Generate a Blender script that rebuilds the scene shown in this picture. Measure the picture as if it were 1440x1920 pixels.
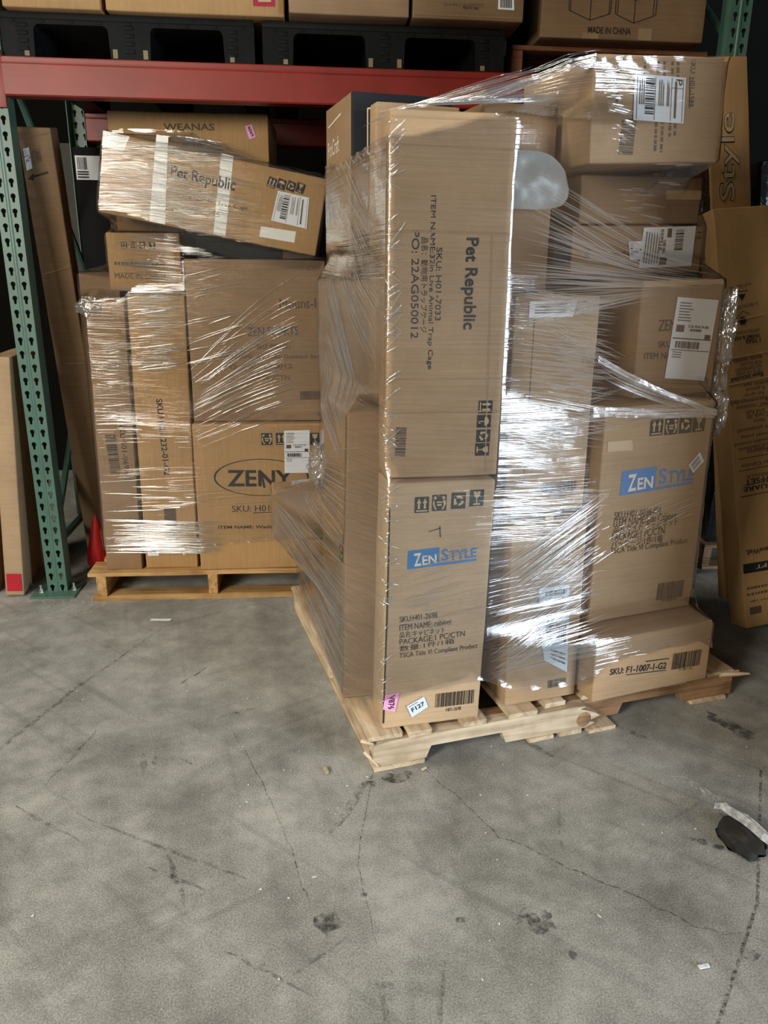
import bpy, bmesh, math, random
import numpy as np
from mathutils import Vector, Matrix, noise

# ------------------------------------------------------------------ camera, light, exposure
for _o in list(bpy.data.objects):
    bpy.data.objects.remove(_o)
SC = bpy.context.scene
COL = SC.collection
R = math.radians
SC.view_settings.view_transform = 'Standard'
SC.view_settings.look = 'None'
SC.view_settings.exposure = 0.0
SC.view_settings.gamma = 1.0
SC.view_settings.use_curve_mapping = False
SC.cycles.transparent_max_bounces = 24
SC.cycles.max_bounces = 8
SC.cycles.caustics_reflective = False
SC.cycles.caustics_refractive = False
SC.cycles.sample_clamp_indirect = 4.0

CAM_H = 1.32
_p, _y, _r = R(17.6), R(5.3), R(0.6)
_F = Vector((math.sin(_y) * math.cos(_p), math.cos(_y) * math.cos(_p), -math.sin(_p)))
_R = Vector((math.cos(_y), -math.sin(_y), 0))
_U = _R.cross(_F)
_R2 = math.cos(_r) * _R + math.sin(_r) * _U
_U2 = -math.sin(_r) * _R + math.cos(_r) * _U
cam_data = bpy.data.cameras.new('camera')
cam_data.sensor_fit = 'VERTICAL'
cam_data.sensor_height = 32.0
cam_data.lens = 32.0 * 1442 / 1920
cam_data.clip_start = 0.02
cam = bpy.data.objects.new('camera', cam_data)
COL.objects.link(cam)
_m = Matrix((_R2, _U2, -_F)).transposed().to_4x4()
_m.translation = Vector((0, 0, CAM_H))
cam.matrix_world = _m
SC.camera = cam

world = bpy.data.worlds.new('warehouse_air')
SC.world = world
world.use_nodes = True
world.node_tree.nodes['Background'].inputs['Color'].default_value = (0.55, 0.62, 0.7, 1)
world.node_tree.nodes['Background'].inputs['Strength'].default_value = 0.002


def area_light(name, loc, target, sx, sy, power, color, spread=180):
    l = bpy.data.lights.new(name, 'AREA')
    l.shape = 'RECTANGLE'
    l.size, l.size_y = sx, sy
    l.energy = power
    l.color = color
    l.spread = R(spread)
    o = bpy.data.objects.new(name, l)
    COL.objects.link(o)
    o.location = loc
    d = Vector(target) - Vector(loc)
    o.rotation_euler = d.to_track_quat('-Z', 'Y').to_euler()
    return o


# daylight through the dock door behind the photographer, to the right
area_light('dock_door_daylight', (4.4, -2.2, 1.25), (0.6, 2.0, 0.9), 1.5, 2.4, 335, (0.76, 0.88, 1.0))
# hall light on the left side of the aisle
area_light('hall_light', (-2.6, -1.3, 2.2), (0.0, 2.4, 0.2), 1.2, 1.2, 50, (1.0, 0.94, 0.82), 85)
# strip lamp further back in the hall
area_light('strip_lamp', (-2.05, -3.4, 2.3), (-0.5, 3.0, 0.8), 1.5, 0.8, 52, (1.0, 0.90, 0.70))
# high bay lamp over the aisle, close to the rack and to the left
area_light('high_bay_lamp', (-2.4, 2.2, 5.7), (0.0, 2.2, 0.0), 0.8, 0.8, 105, (1.0, 0.91, 0.74))
DECO = {
'C1': [
  ('icon', 'up', [0.0862, 0.643], 0.0375, 0),
  ('icon', 'people', [0.1325, 0.6462], 0.0381, 0),
  ('icon', 'recycle', [0.184, 0.6495], 0.0387, 0),
  ('icon', 'glass', [0.2335, 0.6542], 0.0392, 0),
  ('quad', 'blue', [[0.0541, 0.5209], [0.1379, 0.5262], [0.1402, 0.4748], [0.0542, 0.4703]]),
  ('t', 'Z', 'paper', [0.0704, 0.4951], [0.0902, 0.4966], 0.0359, 1),
  ('t', 'EN', 'paper', [0.0932, 0.4923], [0.132, 0.4954], 0.0261, 1),
  ('t', 'S', 'blue', [0.1462, 0.5029], [0.1637, 0.5045], 0.0352, 1),
  ('t', 'TYLE', 'blue', [0.1669, 0.5001], [0.2428, 0.5051], 0.0269, 1),
  ('quad', 'blue', [[0.1399, 0.4822], [0.2439, 0.4871], [0.2443, 0.4811], [0.1402, 0.4748]]),
  ('t', 'SKU:H01-2698', 'ink', [0.0385, 0.3293], [0.1421, 0.3341], 0.0165, 0),
  ('t', 'ITEM NAME: cabinet', 'ink', [0.0392, 0.3049], [0.1838, 0.311], 0.0182, 0),
  ('t', '品名:キャビネット', 'ink', [0.0398, 0.2834], [0.1667, 0.288], 0.0182, 0),
  ('t', 'PACKAGE:1 PC/CTN', 'ink', [0.0404, 0.2634], [0.2244, 0.2716], 0.0169, 0),
  ('t', '数量:1件/1箱', 'ink', [0.0409, 0.2431], [0.1945, 0.252], 0.0169, 0),
  ('t', 'TSCA Title VI Compliant Product', 'ink', [0.0415, 0.2212], [0.2648, 0.2278], 0.0188, 0),
  ('bar', 'ink', [0.1506, 0.0715], [0.2649, 0.0708], 0.0438),
  ('t', 'H01-2698', 'ink', [0.1835, 0.0384], [0.2281, 0.0379], 0.0116, 0),
  ('label', 'pink', 'V876', [[0.005, 0.1091], [0.0446, 0.1126], [0.0343, 0.053], [0.0001, 0.0642]]),
  ('label', 'bluepaper', 'F127', [[0.0668, 0.0667], [0.116, 0.0909], [0.1296, 0.0565], [0.0832, 0.0288]]),
  ('line', 'ink', [0.1073, 0.5704], [0.1398, 0.5783], 0.0023),
  ('line', 'ink', [0.1367, 0.584], [0.1395, 0.5538], 0.0023),
  ('quad', 'ink', [[0.0, 0.02], [0.005, 0.02], [0.006, 0.33], [0.001, 0.33]]),
  ('quad', 'ink', [[0.001, 0.33], [0.006, 0.33], [0.004, 0.64], [0.0005, 0.64]]),
],
'C3': [
  ('t', 'Pet Republic', 'ink', [0.193, 0.5726], [0.1938, 0.3652], 0.0392, 1),
  ('t', 'SKU: H01-7033', 'ink', [0.119, 0.5499], [0.1205, 0.3859], 0.0135, 0),
  ('t', 'ITEM NAME:32in Live Animal Trap Cage', 'ink', [0.1006, 0.6612], [0.1034, 0.2719], 0.0148, 0),
  ('t', '品名：動物用トラップケージ', 'ink', [0.0845, 0.5719], [0.0867, 0.3584], 0.0161, 0),
  ('t', 'PO: 22AG050012', 'ink', [0.0628, 0.5858], [0.0652, 0.3445], 0.0173, 0),
  ('icon', 'up', [0.2492, 0.1772], 0.032, -90),
  ('icon', 'umbrella', [0.2469, 0.1414], 0.0322, -90),
  ('icon', 'recycle', [0.2473, 0.1042], 0.0324, -90),
  ('icon', 'glass', [0.2462, 0.0692], 0.0326, -90),
  ('bar', 'ink', [0.0375, 0.1301], [0.0351, 0.0569], 0.0262),
  ('ridge', [0.0001, 0.7646], [0.2892, 0.7613]),
  ('ridge', [-0.0002, 0.5843], [0.2864, 0.5813]),
  ('ridge', [0.0009, 0.2494], [0.2907, 0.2487]),
  ('ridge', [-0.0003, 0.1678], [0.2923, 0.1657]),
  ('ridge', [0.0015, 0.8205], [0.2896, 0.8207]),
  ('ridge', [0.2435, 0.5776], [0.2567, 0.0093]),
],
'C12': [
  ('quad', 'blue', [[0.0708, 0.4553], [0.1817, 0.4593], [0.1822, 0.3907], [0.0686, 0.3849]]),
  ('t', 'Z', 'paper', [0.0914, 0.4187], [0.119, 0.4204], 0.0495, 1),
  ('t', 'EN', 'paper', [0.1232, 0.4139], [0.1741, 0.4161], 0.0351, 1),
  ('t', 'S', 'blue', [0.1942, 0.4277], [0.219, 0.4298], 0.0473, 1),
  ('t', 'TYLE', 'blue', [0.2232, 0.4247], [0.3146, 0.4247], 0.0361, 1),
  ('quad', 'blue', [[0.1814, 0.3985], [0.3157, 0.4028], [0.3147, 0.3966], [0.1822, 0.3907]]),
  ('t', 'SKU:H01-8036-G4', 'ink', [0.0563, 0.3282], [0.213, 0.3264], 0.0204, 0),
  ('t', 'ITEM NAME:Side Cabinet', 'ink', [0.0565, 0.3065], [0.2688, 0.3053], 0.0224, 0),
  ('t', '品名:サイド キャビネット', 'ink', [0.0583, 0.286], [0.277, 0.285], 0.0225, 0),
  ('t', 'PACKAGE:1 PC/CTN', 'ink', [0.0551, 0.2629], [0.2331, 0.2632], 0.0225, 0),
  ('t', 'パッケージ:1件/1箱', 'ink', [0.0552, 0.2407], [0.2285, 0.2395], 0.0226, 0),
  ('t', 'TSCA Title VI Compliant Product', 'ink', [0.0536, 0.2187], [0.3214, 0.2188], 0.023, 0),
  ('bar', 'ink', [0.2313, 0.0673], [0.3278, 0.0654], 0.0557),
  ('t', 'H01-8036-G4', 'ink', [0.252, 0.0363], [0.3064, 0.0341], 0.0095, 0),
  ('icon', 'up', [0.169, 0.5726], 0.0419, 0),
  ('icon', 'people', [0.2181, 0.5717], 0.0425, 0),
  ('icon', 'recycle', [0.2659, 0.5725], 0.043, 0),
  ('icon', 'glass', [0.3127, 0.5733], 0.0435, 0),
  ('label', 'paper2', '', [[0.2906, 0.4533], [0.3261, 0.4897], [0.345, 0.4603], [0.3105, 0.4282]]),
  ('tape', [[0.0166, 0.5146], [0.0995, 0.513], [0.0932, 0.5426], [0.0159, 0.5434]]),
],
'C13': [
  ('t', 'SKU:', 'ink', [0.0529, 0.0933], [0.0996, 0.0909], 0.0209, 1),
  ('t', 'F1-1007-1-G2', 'ink', [0.1085, 0.0905], [0.2478, 0.0781], 0.022, 1),
  ('line', 'ink', [0.1091, 0.0734], [0.2486, 0.062], 0.0027),
  ('bar', 'ink', [0.2688, 0.0859], [0.3724, 0.0817], 0.0537),
  ('line', 'ink', [0.1729, 0.1052], [0.2545, 0.0997], 0.0033),
  ('t', 'F1-1007-1-G2', 'ink', [0.2963, 0.0529], [0.3451, 0.0509], 0.0079, 0),
],
'C14': [
  ('t', 'ZEN STYLE', 'ink', [0.0636, 0.198], [0.2143, 0.198], 0.0302, 0),
  ('t', 'SKU: H01-8036', 'ink', [0.0679, 0.1471], [0.2221, 0.146], 0.0167, 0),
  ('t', 'ITEM NAME: Cabinet', 'ink', [0.0259, 0.1172], [0.227, 0.1133], 0.0167, 0),
  ('label', 'ship', 'CA 916 9-05', [[0.116, 0.2719], [0.2579, 0.259], [0.2386, 0.0364], [0.0987, 0.0526]]),
  ('tape', [[0.0064, 0.3002], [0.2706, 0.3016], [0.2667, 0.3153], [0.0023, 0.315]]),
],
'C15': [
  ('t', 'SKU: H01-1589', 'ink', [0.2774, 0.2333], [0.2791, 0.1295], 0.0146, 0),
  ('line', 'ink', [0.2699, 0.196], [0.2749, 0.1261], 0.002),
  ('label', 'ship_r', 'P', [[0.1117, 0.2003], [0.2571, 0.1929], [0.2593, 0.0907], [0.1146, 0.0986]]),
  ('bar', 'ink', [0.1056, 0.1013], [0.1008, 0.0206], 0.0398),
  ('line', 'dash', [0.234, 0.2306], [0.2383, 0.061], 0.0064),
  ('line', 'dash', [0.2181, 0.2309], [0.2232, 0.0615], 0.0064),
  ('line', 'dash', [0.195, 0.2313], [0.2024, 0.0254], 0.0064),
  ('line', 'dash', [0.1777, 0.2315], [0.1842, 0.0261], 0.0064),
  ('line', 'dash', [0.1406, 0.2321], [0.14, 0.1297], 0.0063),
  ('line', 'dash', [0.0715, 0.231], [0.0675, 0.1316], 0.0063),
  ('ridge', [0.0005, 0.2311], [0.3718, 0.233]),
],
'C16': [
  ('tape', [[0.266, 0.0636], [0.3823, 0.0648], [0.3817, 0.089], [0.2656, 0.088]]),
],
'C17': [
  ('label', 'ship', '509916', [[0.2178, 0.1204], [0.3874, 0.1251], [0.385, 0.0182], [0.2124, 0.0153]]),
  ('label', 'ship', '', [[0.1723, 0.0837], [0.2149, 0.086], [0.2189, 0.0375], [0.1814, 0.0365]]),
  ('t', '12', 'ink', [0.4028, 0.1099], [0.4017, 0.0894], 0.0121, 0),
  ('line', 'dash', [0.0503, 0.0669], [0.0504, 0.039], 0.0156),
  ('t', 'KEYTECH', 'ink', [0.1675, 0.0574], [0.1332, 0.0522], 0.0078, 0),
  ('quad', 'blackcard', [[-0.0522, 0.1016], [0.0017, 0.1009], [0.0017, 0.0169], [-0.0525, 0.0173]]),
],
'C11': [
  ('bar', 'ink', [0.112, 0.0681], [0.2176, 0.0674], 0.0363),
  ('t', 'H01-2698-G2', 'ink', [0.1462, 0.0418], [0.1862, 0.0407], 0.0085, 0),
  ('label', 'paper2', '', [[0.0416, 0.5661], [0.1759, 0.5683], [0.1656, 0.5275], [0.0403, 0.5259]]),
  ('line', 'ink', [0.0578, 0.5211], [0.0546, 0.0578], 0.0015),
],
'C10': [
  ('label', 'bluepaper', '', [[0.09, 0.3657], [0.1841, 0.3613], [0.1835, 0.3143], [0.0908, 0.3131]]),
  ('label', 'bluepaper', '', [[0.0907, 0.2801], [0.1888, 0.2777], [0.1947, 0.083], [0.1175, 0.136]]),
  ('bar', 'ink', [0.1349, 0.0519], [0.1947, 0.0523], 0.0257),
  ('tape', [[0.0986, 0.525], [0.1242, 0.5244], [0.1248, 0.5745], [0.0993, 0.5752]]),
],
'L1': [
  ('t', 'SKU:S01-069-G2', 'ink', [0.1009, 0.6134], [0.111, 0.377], 0.0195, 0),
  ('bar', 'ink', [0.0562, 0.568], [0.0659, 0.4113], 0.0395),
  ('ridge', [0.0034, 0.4809], [0.1484, 0.4739]),
],
'L2': [
  ('t', 'SKU:H02-1232-01-G2', 'ink', [0.0955, 0.7065], [0.1088, 0.4002], 0.0238, 1),
  ('label', 'paper2', '', [[0.0099, 0.1173], [0.0546, 0.119], [0.0565, 0.0578], [0.0116, 0.0561]]),
  ('quad', 'ink2', [[0.0875, 0.2603], [0.1341, 0.2598], [0.1334, 0.0711], [0.0839, 0.0697]]),
],
'L3': [
  ('ell', 'ink', [0.2633, 0.3919], [0.0761, 0.3951], [0.2609, 0.3159]),
  ('t', 'ZENY', 'ink', [0.1271, 0.3914], [0.3864, 0.3861], 0.0675, 1),
  ('t', 'SKU: H01-1235', 'ink', [0.1395, 0.2631], [0.3853, 0.2629], 0.0263, 0),
  ('line', 'ink', [0.2245, 0.2449], [0.3849, 0.2471], 0.0029),
  ('t', 'ITEM NAME: Washing Machine', 'ink', [0.0807, 0.1832], [0.4238, 0.1804], 0.0177, 1),
  ('icon', 'people', [0.2893, 0.5484], 0.0431, 0),
  ('icon', 'up', [0.3463, 0.5489], 0.0431, 0),
  ('icon', 'glass', [0.4791, 0.5472], 0.043, 0),
  ('label', 'ship', 'CA 916 9-05', [[0.3578, 0.5815], [0.4589, 0.5829], [0.4548, 0.4086], [0.3551, 0.4093]]),
  ('line', 'ink', [0.2619, 0.4164], [0.2726, 0.3492], 0.0087),
],
'L4': [
  ('t', 'Mount-It', 'ink2', [0.3481, 0.4517], [0.5041, 0.4561], 0.0373, 0),
  ('t', 'ZEN SPORTS', 'inkblue', [0.2229, 0.3472], [0.4167, 0.3528], 0.0331, 0),
  ('t', 'SKU: 803-5331', 'ink2', [0.2575, 0.2918], [0.3826, 0.2932], 0.0187, 0),
  ('t', 'ITEM NAME: Adjustable Dumbbell Bench', 'ink2', [0.1197, 0.251], [0.5172, 0.2523], 0.0187, 0),
  ('t', 'PO: 22AG050012', 'ink2', [0.1311, 0.2153], [0.3893, 0.2171], 0.0187, 0),
  ('t', '1 PC/CTN', 'ink2', [0.258, 0.1723], [0.3794, 0.173], 0.0188, 0),
  ('bar', 'ink2', [0.4191, 0.1018], [0.5006, 0.1026], 0.0338),
],
'L5': [
  ('icon', 'up', [0.0659, 0.1667], 0.0204, 0),
  ('icon', 'people', [0.1005, 0.1673], 0.0212, 0),
  ('icon', 'recycle', [0.1333, 0.1662], 0.022, 0),
  ('icon', 'glass', [0.1697, 0.1668], 0.0229, 0),
  ('t', 'MADE IN CHINA', 'ink2', [0.0223, 0.0564], [0.2153, 0.0551], 0.0202, 0),
  ('line', 'dash', [0.0247, 0.1006], [0.2082, 0.1004], 0.0115),
  ('tape', [[0.2118, 0.0057], [0.2447, 0.0046], [0.2476, 0.2109], [0.2156, 0.2094]]),
],
'L6': [
  ('t', 'Pet Republic', 'ink', [0.2416, 0.1805], [0.4715, 0.1787], 0.0518, 1),
  ('t', 'ITEM NAME: Trap Cage', 'ink', [0.2672, 0.1059], [0.5257, 0.1133], 0.0185, 0),
  ('t', 'PO: 22AG05', 'ink', [0.2584, 0.0615], [0.4279, 0.0735], 0.015, 0),
  ('quad', 'whitetape', [[0.1782, 0.2941], [0.2196, 0.2941], [0.2398, 0.0035], [0.1838, 0.0032]]),
  ('quad', 'whitetape', [[0.4076, 0.2787], [0.4513, 0.2777], [0.4584, 0.0044], [0.4142, 0.0044]]),
  ('quad', 'whitetape', [[-0.0034, 0.2697], [0.0882, 0.269], [0.0718, 0.2178], [-0.004, 0.219]]),
  ('quad', 'whitetape', [[0.5806, 0.0647], [0.7083, 0.0715], [0.7078, 0.0319], [0.5793, 0.0281]]),
  ('icon', 'up', [0.5971, 0.219], 0.0303, -11),
  ('icon', 'umbrella', [0.6317, 0.2203], 0.0302, -11),
  ('icon', 'recycle', [0.6664, 0.2199], 0.03, -11),
  ('icon', 'glass', [0.7005, 0.2212], 0.0299, -11),
  ('label', 'ship_r', '', [[0.6231, 0.1955], [0.7375, 0.1948], [0.7452, 0.0881], [0.6132, 0.0913]]),
],
'L7': [
  ('t', 'WEANAS', 'ink2', [0.2138, 0.3854], [0.4119, 0.3882], 0.0248, 1),
  ('t', 'ACTIVE', 'ink2', [0.2805, 0.3221], [0.3797, 0.3264], 0.0171, 0),
  ('label', 'pink', '6069', [[0.5311, 0.3933], [0.5587, 0.3995], [0.5727, 0.3543], [0.547, 0.3459]]),
],
'T2': [
  ('quad', 'redprint', [[0.4952, 0.1037], [0.5753, 0.105], [0.572, 0.0308], [0.4977, 0.0303]]),
  ('quad', 'boxtone', [[0.5139, 0.0885], [0.5597, 0.0904], [0.5589, 0.0443], [0.515, 0.0428]]),
],
'T4': [
  ('label', 'paper2b', '', [[0.2964, 0.0718], [0.3508, 0.0719], [0.3551, 0.0347], [0.2969, 0.036]]),
  ('t', 'MADE IN CHINA', 'ink', [0.1746, 0.0381], [0.2303, 0.0366], 0.0093, 0),
  ('ridge', [0.002, 0.0112], [0.391, 0.0106]),
  ('line', 'dash', [0.1066, 0.0443], [0.2417, 0.0483], 0.0057),
],
'T5': [
  ('t', 'MADE IN CHINA', 'ink', [0.1768, 0.0299], [0.3366, 0.0294], 0.022, 1),
  ('line', 'ink', [0.0957, 0.2647], [0.0998, 0.0895], 0.0028),
  ('line', 'ink', [0.1017, 0.2647], [0.1058, 0.0895], 0.0028),
  ('line', 'ink', [0.0998, 0.0895], [0.1803, 0.0601], 0.0028),
  ('line', 'ink', [0.1803, 0.0601], [0.2539, 0.0827], 0.0028),
  ('line', 'ink', [0.1773, 0.2651], [0.1803, 0.0601], 0.0028),
  ('line', 'ink', [0.2539, 0.0827], [0.2586, 0.2655], 0.0028),
  ('line', 'ink', [0.2479, 0.0827], [0.2507, 0.2654], 0.0028),
  ('line', 'ink', [0.0991, 0.1475], [0.1793, 0.1301], 0.0028),
  ('line', 'ink', [0.1793, 0.1301], [0.2607, 0.1466], 0.0028),
  ('line', 'ink', [0.101, 0.1555], [0.1792, 0.1381], 0.0028),
  ('line', 'ink', [0.2718, 0.0829], [0.3441, 0.0555], 0.0028),
  ('line', 'ink', [0.3441, 0.0555], [0.4209, 0.0821], 0.0028),
  ('line', 'ink', [0.2685, 0.2655], [0.2718, 0.0829], 0.0028),
  ('line', 'ink', [0.2764, 0.2656], [0.2798, 0.0829], 0.0028),
  ('line', 'ink', [0.3397, 0.2658], [0.3441, 0.0555], 0.0028),
  ('line', 'ink', [0.4126, 0.2662], [0.413, 0.082], 0.0028),
  ('line', 'ink', [0.4224, 0.2662], [0.4229, 0.0821], 0.0028),
  ('line', 'ink', [0.2706, 0.1487], [0.3426, 0.1273], 0.0028),
  ('line', 'ink', [0.3426, 0.1273], [0.4213, 0.1477], 0.0028),
  ('quad', 'kraft_tape', [[0.1568, 0.0217], [0.2169, 0.0222], [0.2173, 0.0021], [0.1571, 0.0015]]),
  ('quad', 'kraft_tape', [[0.3643, 0.0397], [0.416, 0.0401], [0.4169, 0.0021], [0.3651, 0.0016]]),
],
'B1': [
  ('line', 'ink', [0.0322, 1.6472], [0.0879, 1.6632], 0.0074),
  ('quad', 'ink', [[0.0106, 1.6395], [0.0357, 1.6588], [0.0317, 1.6326]]),
  ('label', 'ship', 'A', [[0.0131, 1.7417], [0.0341, 1.7476], [0.035, 1.6767], [0.0132, 1.6671]]),
  ('line', 'ink2', [0.0437, 1.7337], [0.0706, 1.7443], 0.0018),
  ('line', 'ink2', [0.0706, 1.7443], [0.0711, 1.7016], 0.0018),
  ('line', 'ink2', [0.0711, 1.7016], [0.044, 1.691], 0.0018),
  ('line', 'ink2', [0.044, 1.691], [0.0437, 1.7337], 0.0018),
  ('bar', 'ink2', [0.0591, 1.7349], [0.0609, 1.7014], 0.0181),
  ('ridge', [0.0143, 1.2918], [0.1323, 1.3196]),
  ('ridge', [0.0145, 1.7716], [0.126, 1.7977]),
  ('ridge', [0.0424, 0.9317], [0.1533, 0.9319]),
],
'R1': [
  ('t', 'Style', 'ink', [0.075, 1.55], [0.085, 1.86], 0.085, 1),
  ('t', 'Style', 'boxtone', [0.075, 1.552], [0.085, 1.858], 0.081, 0),
  ('quad', 'kraft_tape', [[0.02, 1.3], [0.15, 1.3], [0.15, 1.44], [0.02, 1.44]]),
],
'R2': [
  ('t', '1 YEAR', 'ink', [0.1533, 1.0661], [0.0886, 1.0649], 0.0188, 1),
  ('t', 'FRAME & FABRIC', 'ink', [0.1503, 1.0825], [0.0161, 1.0783], 0.0126, 1),
  ('t', 'LIMITED WARRANTY', 'ink', [0.152, 1.1028], [0.0218, 1.0964], 0.0105, 0),
  ('burst', 'ink', [0.0859, 1.1406], 0.0211),
  ('t', 'UV PROTECTED FABRIC', 'ink', [0.1557, 1.1991], [0.0152, 1.1831], 0.0106, 0),
  ('t', 'RUST RESISTANT', 'ink', [0.1311, 1.2708], [0.034, 1.259], 0.0107, 0),
  ('quad', 'ink', [[0.0893, 1.2106], [0.0758, 1.234], [0.1066, 1.2367]]),
  ('line', 'ink', [0.0531, 1.2227], [0.0811, 1.2463], 0.003),
  ('line', 'ink', [0.0811, 1.2463], [0.1161, 1.2466], 0.003),
  ('line', 'ink', [0.049, 1.1403], [0.0887, 1.1754], 0.0025),
  ('line', 'ink', [0.0887, 1.1754], [0.1158, 1.1618], 0.0025),
  ('ridge', [-0.0077, 1.1388], [0.178, 1.1548]),
  ('ridge', [-0.0021, 1.008], [0.1772, 1.0185]),
  ('ridge', [0.0037, 0.9133], [0.1801, 0.9281]),
  ('t', 'Base included', 'ink', [0.1535, 0.9412], [0.0179, 0.9307], 0.0165, 1),
  ('t', '125 lb OF SAND', 'ink', [0.1483, 0.9554], [0.0408, 0.9498], 0.0124, 0),
  ('t', 'RECOMMENDED', 'ink', [0.1477, 0.9735], [0.0376, 0.964], 0.0124, 0),
  ('t', 'FOR FILLING', 'ink', [0.151, 0.9874], [0.0606, 0.9831], 0.0124, 0),
  ('t', 'BASE SAND', 'ink', [0.1525, 1.0054], [0.036, 0.9983], 0.0125, 0),
  ('t', 'patio set', 'ink', [0.1701, 0.9106], [0.0676, 0.9087], 0.0165, 0),
  ('t', '5-piece', 'ink', [0.1559, 0.8933], [0.0747, 0.8905], 0.0164, 0),
  ('t', 'for up to', 'ink', [0.15, 0.8737], [0.0689, 0.8709], 0.0164, 0),
  ('t', 'Recommended', 'ink', [0.1629, 0.8515], [0.0095, 0.8474], 0.0184, 0),
  ('t', '360° rotation', 'ink', [0.1674, 0.8296], [0.0314, 0.8268], 0.0164, 0),
  ('t', 'and full', 'ink', [0.1486, 0.8067], [0.0722, 0.8056], 0.0163, 0),
  ('t', 'Crank lift', 'ink', [0.1642, 0.7924], [0.0689, 0.79], 0.0163, 0),
  ('t', 'fabric', 'ink', [0.1458, 0.7735], [0.097, 0.7713], 0.0142, 0),
  ('t', 'UV protected', 'ink', [0.1754, 0.751], [0.0293, 0.7444], 0.0183, 0),
  ('t', 'steel pole', 'ink', [0.1624, 0.7223], [0.0401, 0.7206], 0.0142, 0),
  ('t', 'powder-coated', 'ink', [0.1712, 0.7026], [0.0127, 0.6944], 0.0162, 0),
  ('t', 'Rust-resistant,', 'ink', [0.1694, 0.6814], [0.0239, 0.6746], 0.0161, 0),
  ('t', 'Features:', 'ink', [0.1491, 0.6647], [0.0587, 0.6619], 0.0181, 0),
  ('line', 'ink', [0.0254, 0.6398], [0.1767, 0.6446], 0.0024),
  ('t', 'Cantilever Canopy', 'ink', [0.2371, 0.6216], [0.0317, 0.6127], 0.018, 0),
  ('line', 'ink', [0.022, 0.5957], [0.1728, 0.6007], 0.0024),
  ('t', 'UMBRELLA', 'ink', [0.1747, 0.5739], [0.0514, 0.57], 0.012, 0),
  ('t', 'OFFSET', 'ink', [0.1792, 0.5548], [0.0414, 0.5493], 0.0219, 1),
  ('t', 'SQUARE', 'ink', [0.1874, 0.5299], [0.0333, 0.5268], 0.0218, 1),
  ('line', 'ink', [0.0186, 0.4988], [0.1852, 0.5054], 0.0032),
  ('t', 'SereneWell.', 'ink', [0.1558, 0.2888], [0.0228, 0.288], 0.0194, 1),
  ('quad', 'ink', [[0.0072, 0.2462], [0.2634, 0.2446], [0.2638, 0.2065], [0.0064, 0.2097]]),
  ('t', '10 FT', 'boxtone', [0.1609, 0.2303], [0.059, 0.2287], 0.0154, 1),
  ('line', 'dash', [0.0161, 0.1516], [0.1741, 0.1523], 0.0096),
  ('line', 'dash', [0.0142, 0.1282], [0.172, 0.1291], 0.0096),
  ('t', '999,100', 'ink', [0.1092, 0.1015], [0.0242, 0.1011], 0.0095, 0),
  ('quad', 'ink2', [[0.0203, 0.0779], [0.0709, 0.0789], [0.0706, 0.0504], [0.0201, 0.0494]]),
],
}

# ------------------------------------------------------------------ materials
def mat_new(name):
    m = bpy.data.materials.new(name)
    m.use_nodes = True
    nt = m.node_tree
    nt.nodes.clear()
    out = nt.nodes.new('ShaderNodeOutputMaterial')
    return m, nt, out


def nd(nt, typ, **kw):
    n = nt.nodes.new(typ)
    for k, v in kw.items():
        if k in n.inputs:
            n.inputs[k].default_value = v
        else:
            setattr(n, k, v)
    return n


def ramp(nt, stops):
    n = nt.nodes.new('ShaderNodeValToRGB')
    e = n.color_ramp.elements
    while len(e) < len(stops):
        e.new(0.5)
    for i, (p, c) in enumerate(stops):
        e[i].position = p
        e[i].color = (*c, 1)
    return n


def coords(nt, scale, kind='Object', rnd=True):
    tc = nt.nodes.new('ShaderNodeTexCoord')
    mp = nt.nodes.new('ShaderNodeMapping')
    mp.inputs['Scale'].default_value = scale
    nt.links.new(tc.outputs[kind], mp.inputs['Vector'])
    if rnd:
        oi = nt.nodes.new('ShaderNodeObjectInfo')
        mu = nt.nodes.new('ShaderNodeMath')
        mu.operation = 'MULTIPLY'
        mu.inputs[1].default_value = 37.0
        nt.links.new(oi.outputs['Random'], mu.inputs[0])
        cb = nt.nodes.new('ShaderNodeCombineXYZ')
        for i in range(3):
            nt.links.new(mu.outputs[0], cb.inputs[i])
        nt.links.new(cb.outputs[0], mp.inputs['Location'])
    return mp.outputs[0]


def plain(name, col, rough=0.6, spec=0.3, metal=0.0, vary=0.12, scale=9.0, bump=0.0):
    m, nt, out = mat_new(name)
    b = nd(nt, 'ShaderNodeBsdfPrincipled')
    b.inputs['Roughness'].default_value = rough
    b.inputs['Specular IOR Level'].default_value = spec
    b.inputs['Metallic'].default_value = metal
    v = coords(nt, (scale,) * 3)
    n = nd(nt, 'ShaderNodeTexNoise', Scale=1.0, Detail=4.0, Roughness=0.6)
    nt.links.new(v, n.inputs['Vector'])
    lo = tuple(c * (1 - vary) for c in col)
    hi = tuple(min(1, c * (1 + vary)) for c in col)
    r = ramp(nt, [(0.3, lo), (0.7, hi)])
    nt.links.new(n.outputs['Fac'], r.inputs[0])
    nt.links.new(r.outputs[0], b.inputs['Base Color'])
    if bump:
        bp = nd(nt, 'ShaderNodeBump', Strength=bump, Distance=0.004)
        nt.links.new(n.outputs['Fac'], bp.inputs['Height'])
        nt.links.new(bp.outputs[0], b.inputs['Normal'])
    nt.links.new(b.outputs[0], out.inputs[0])
    return m


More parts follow.
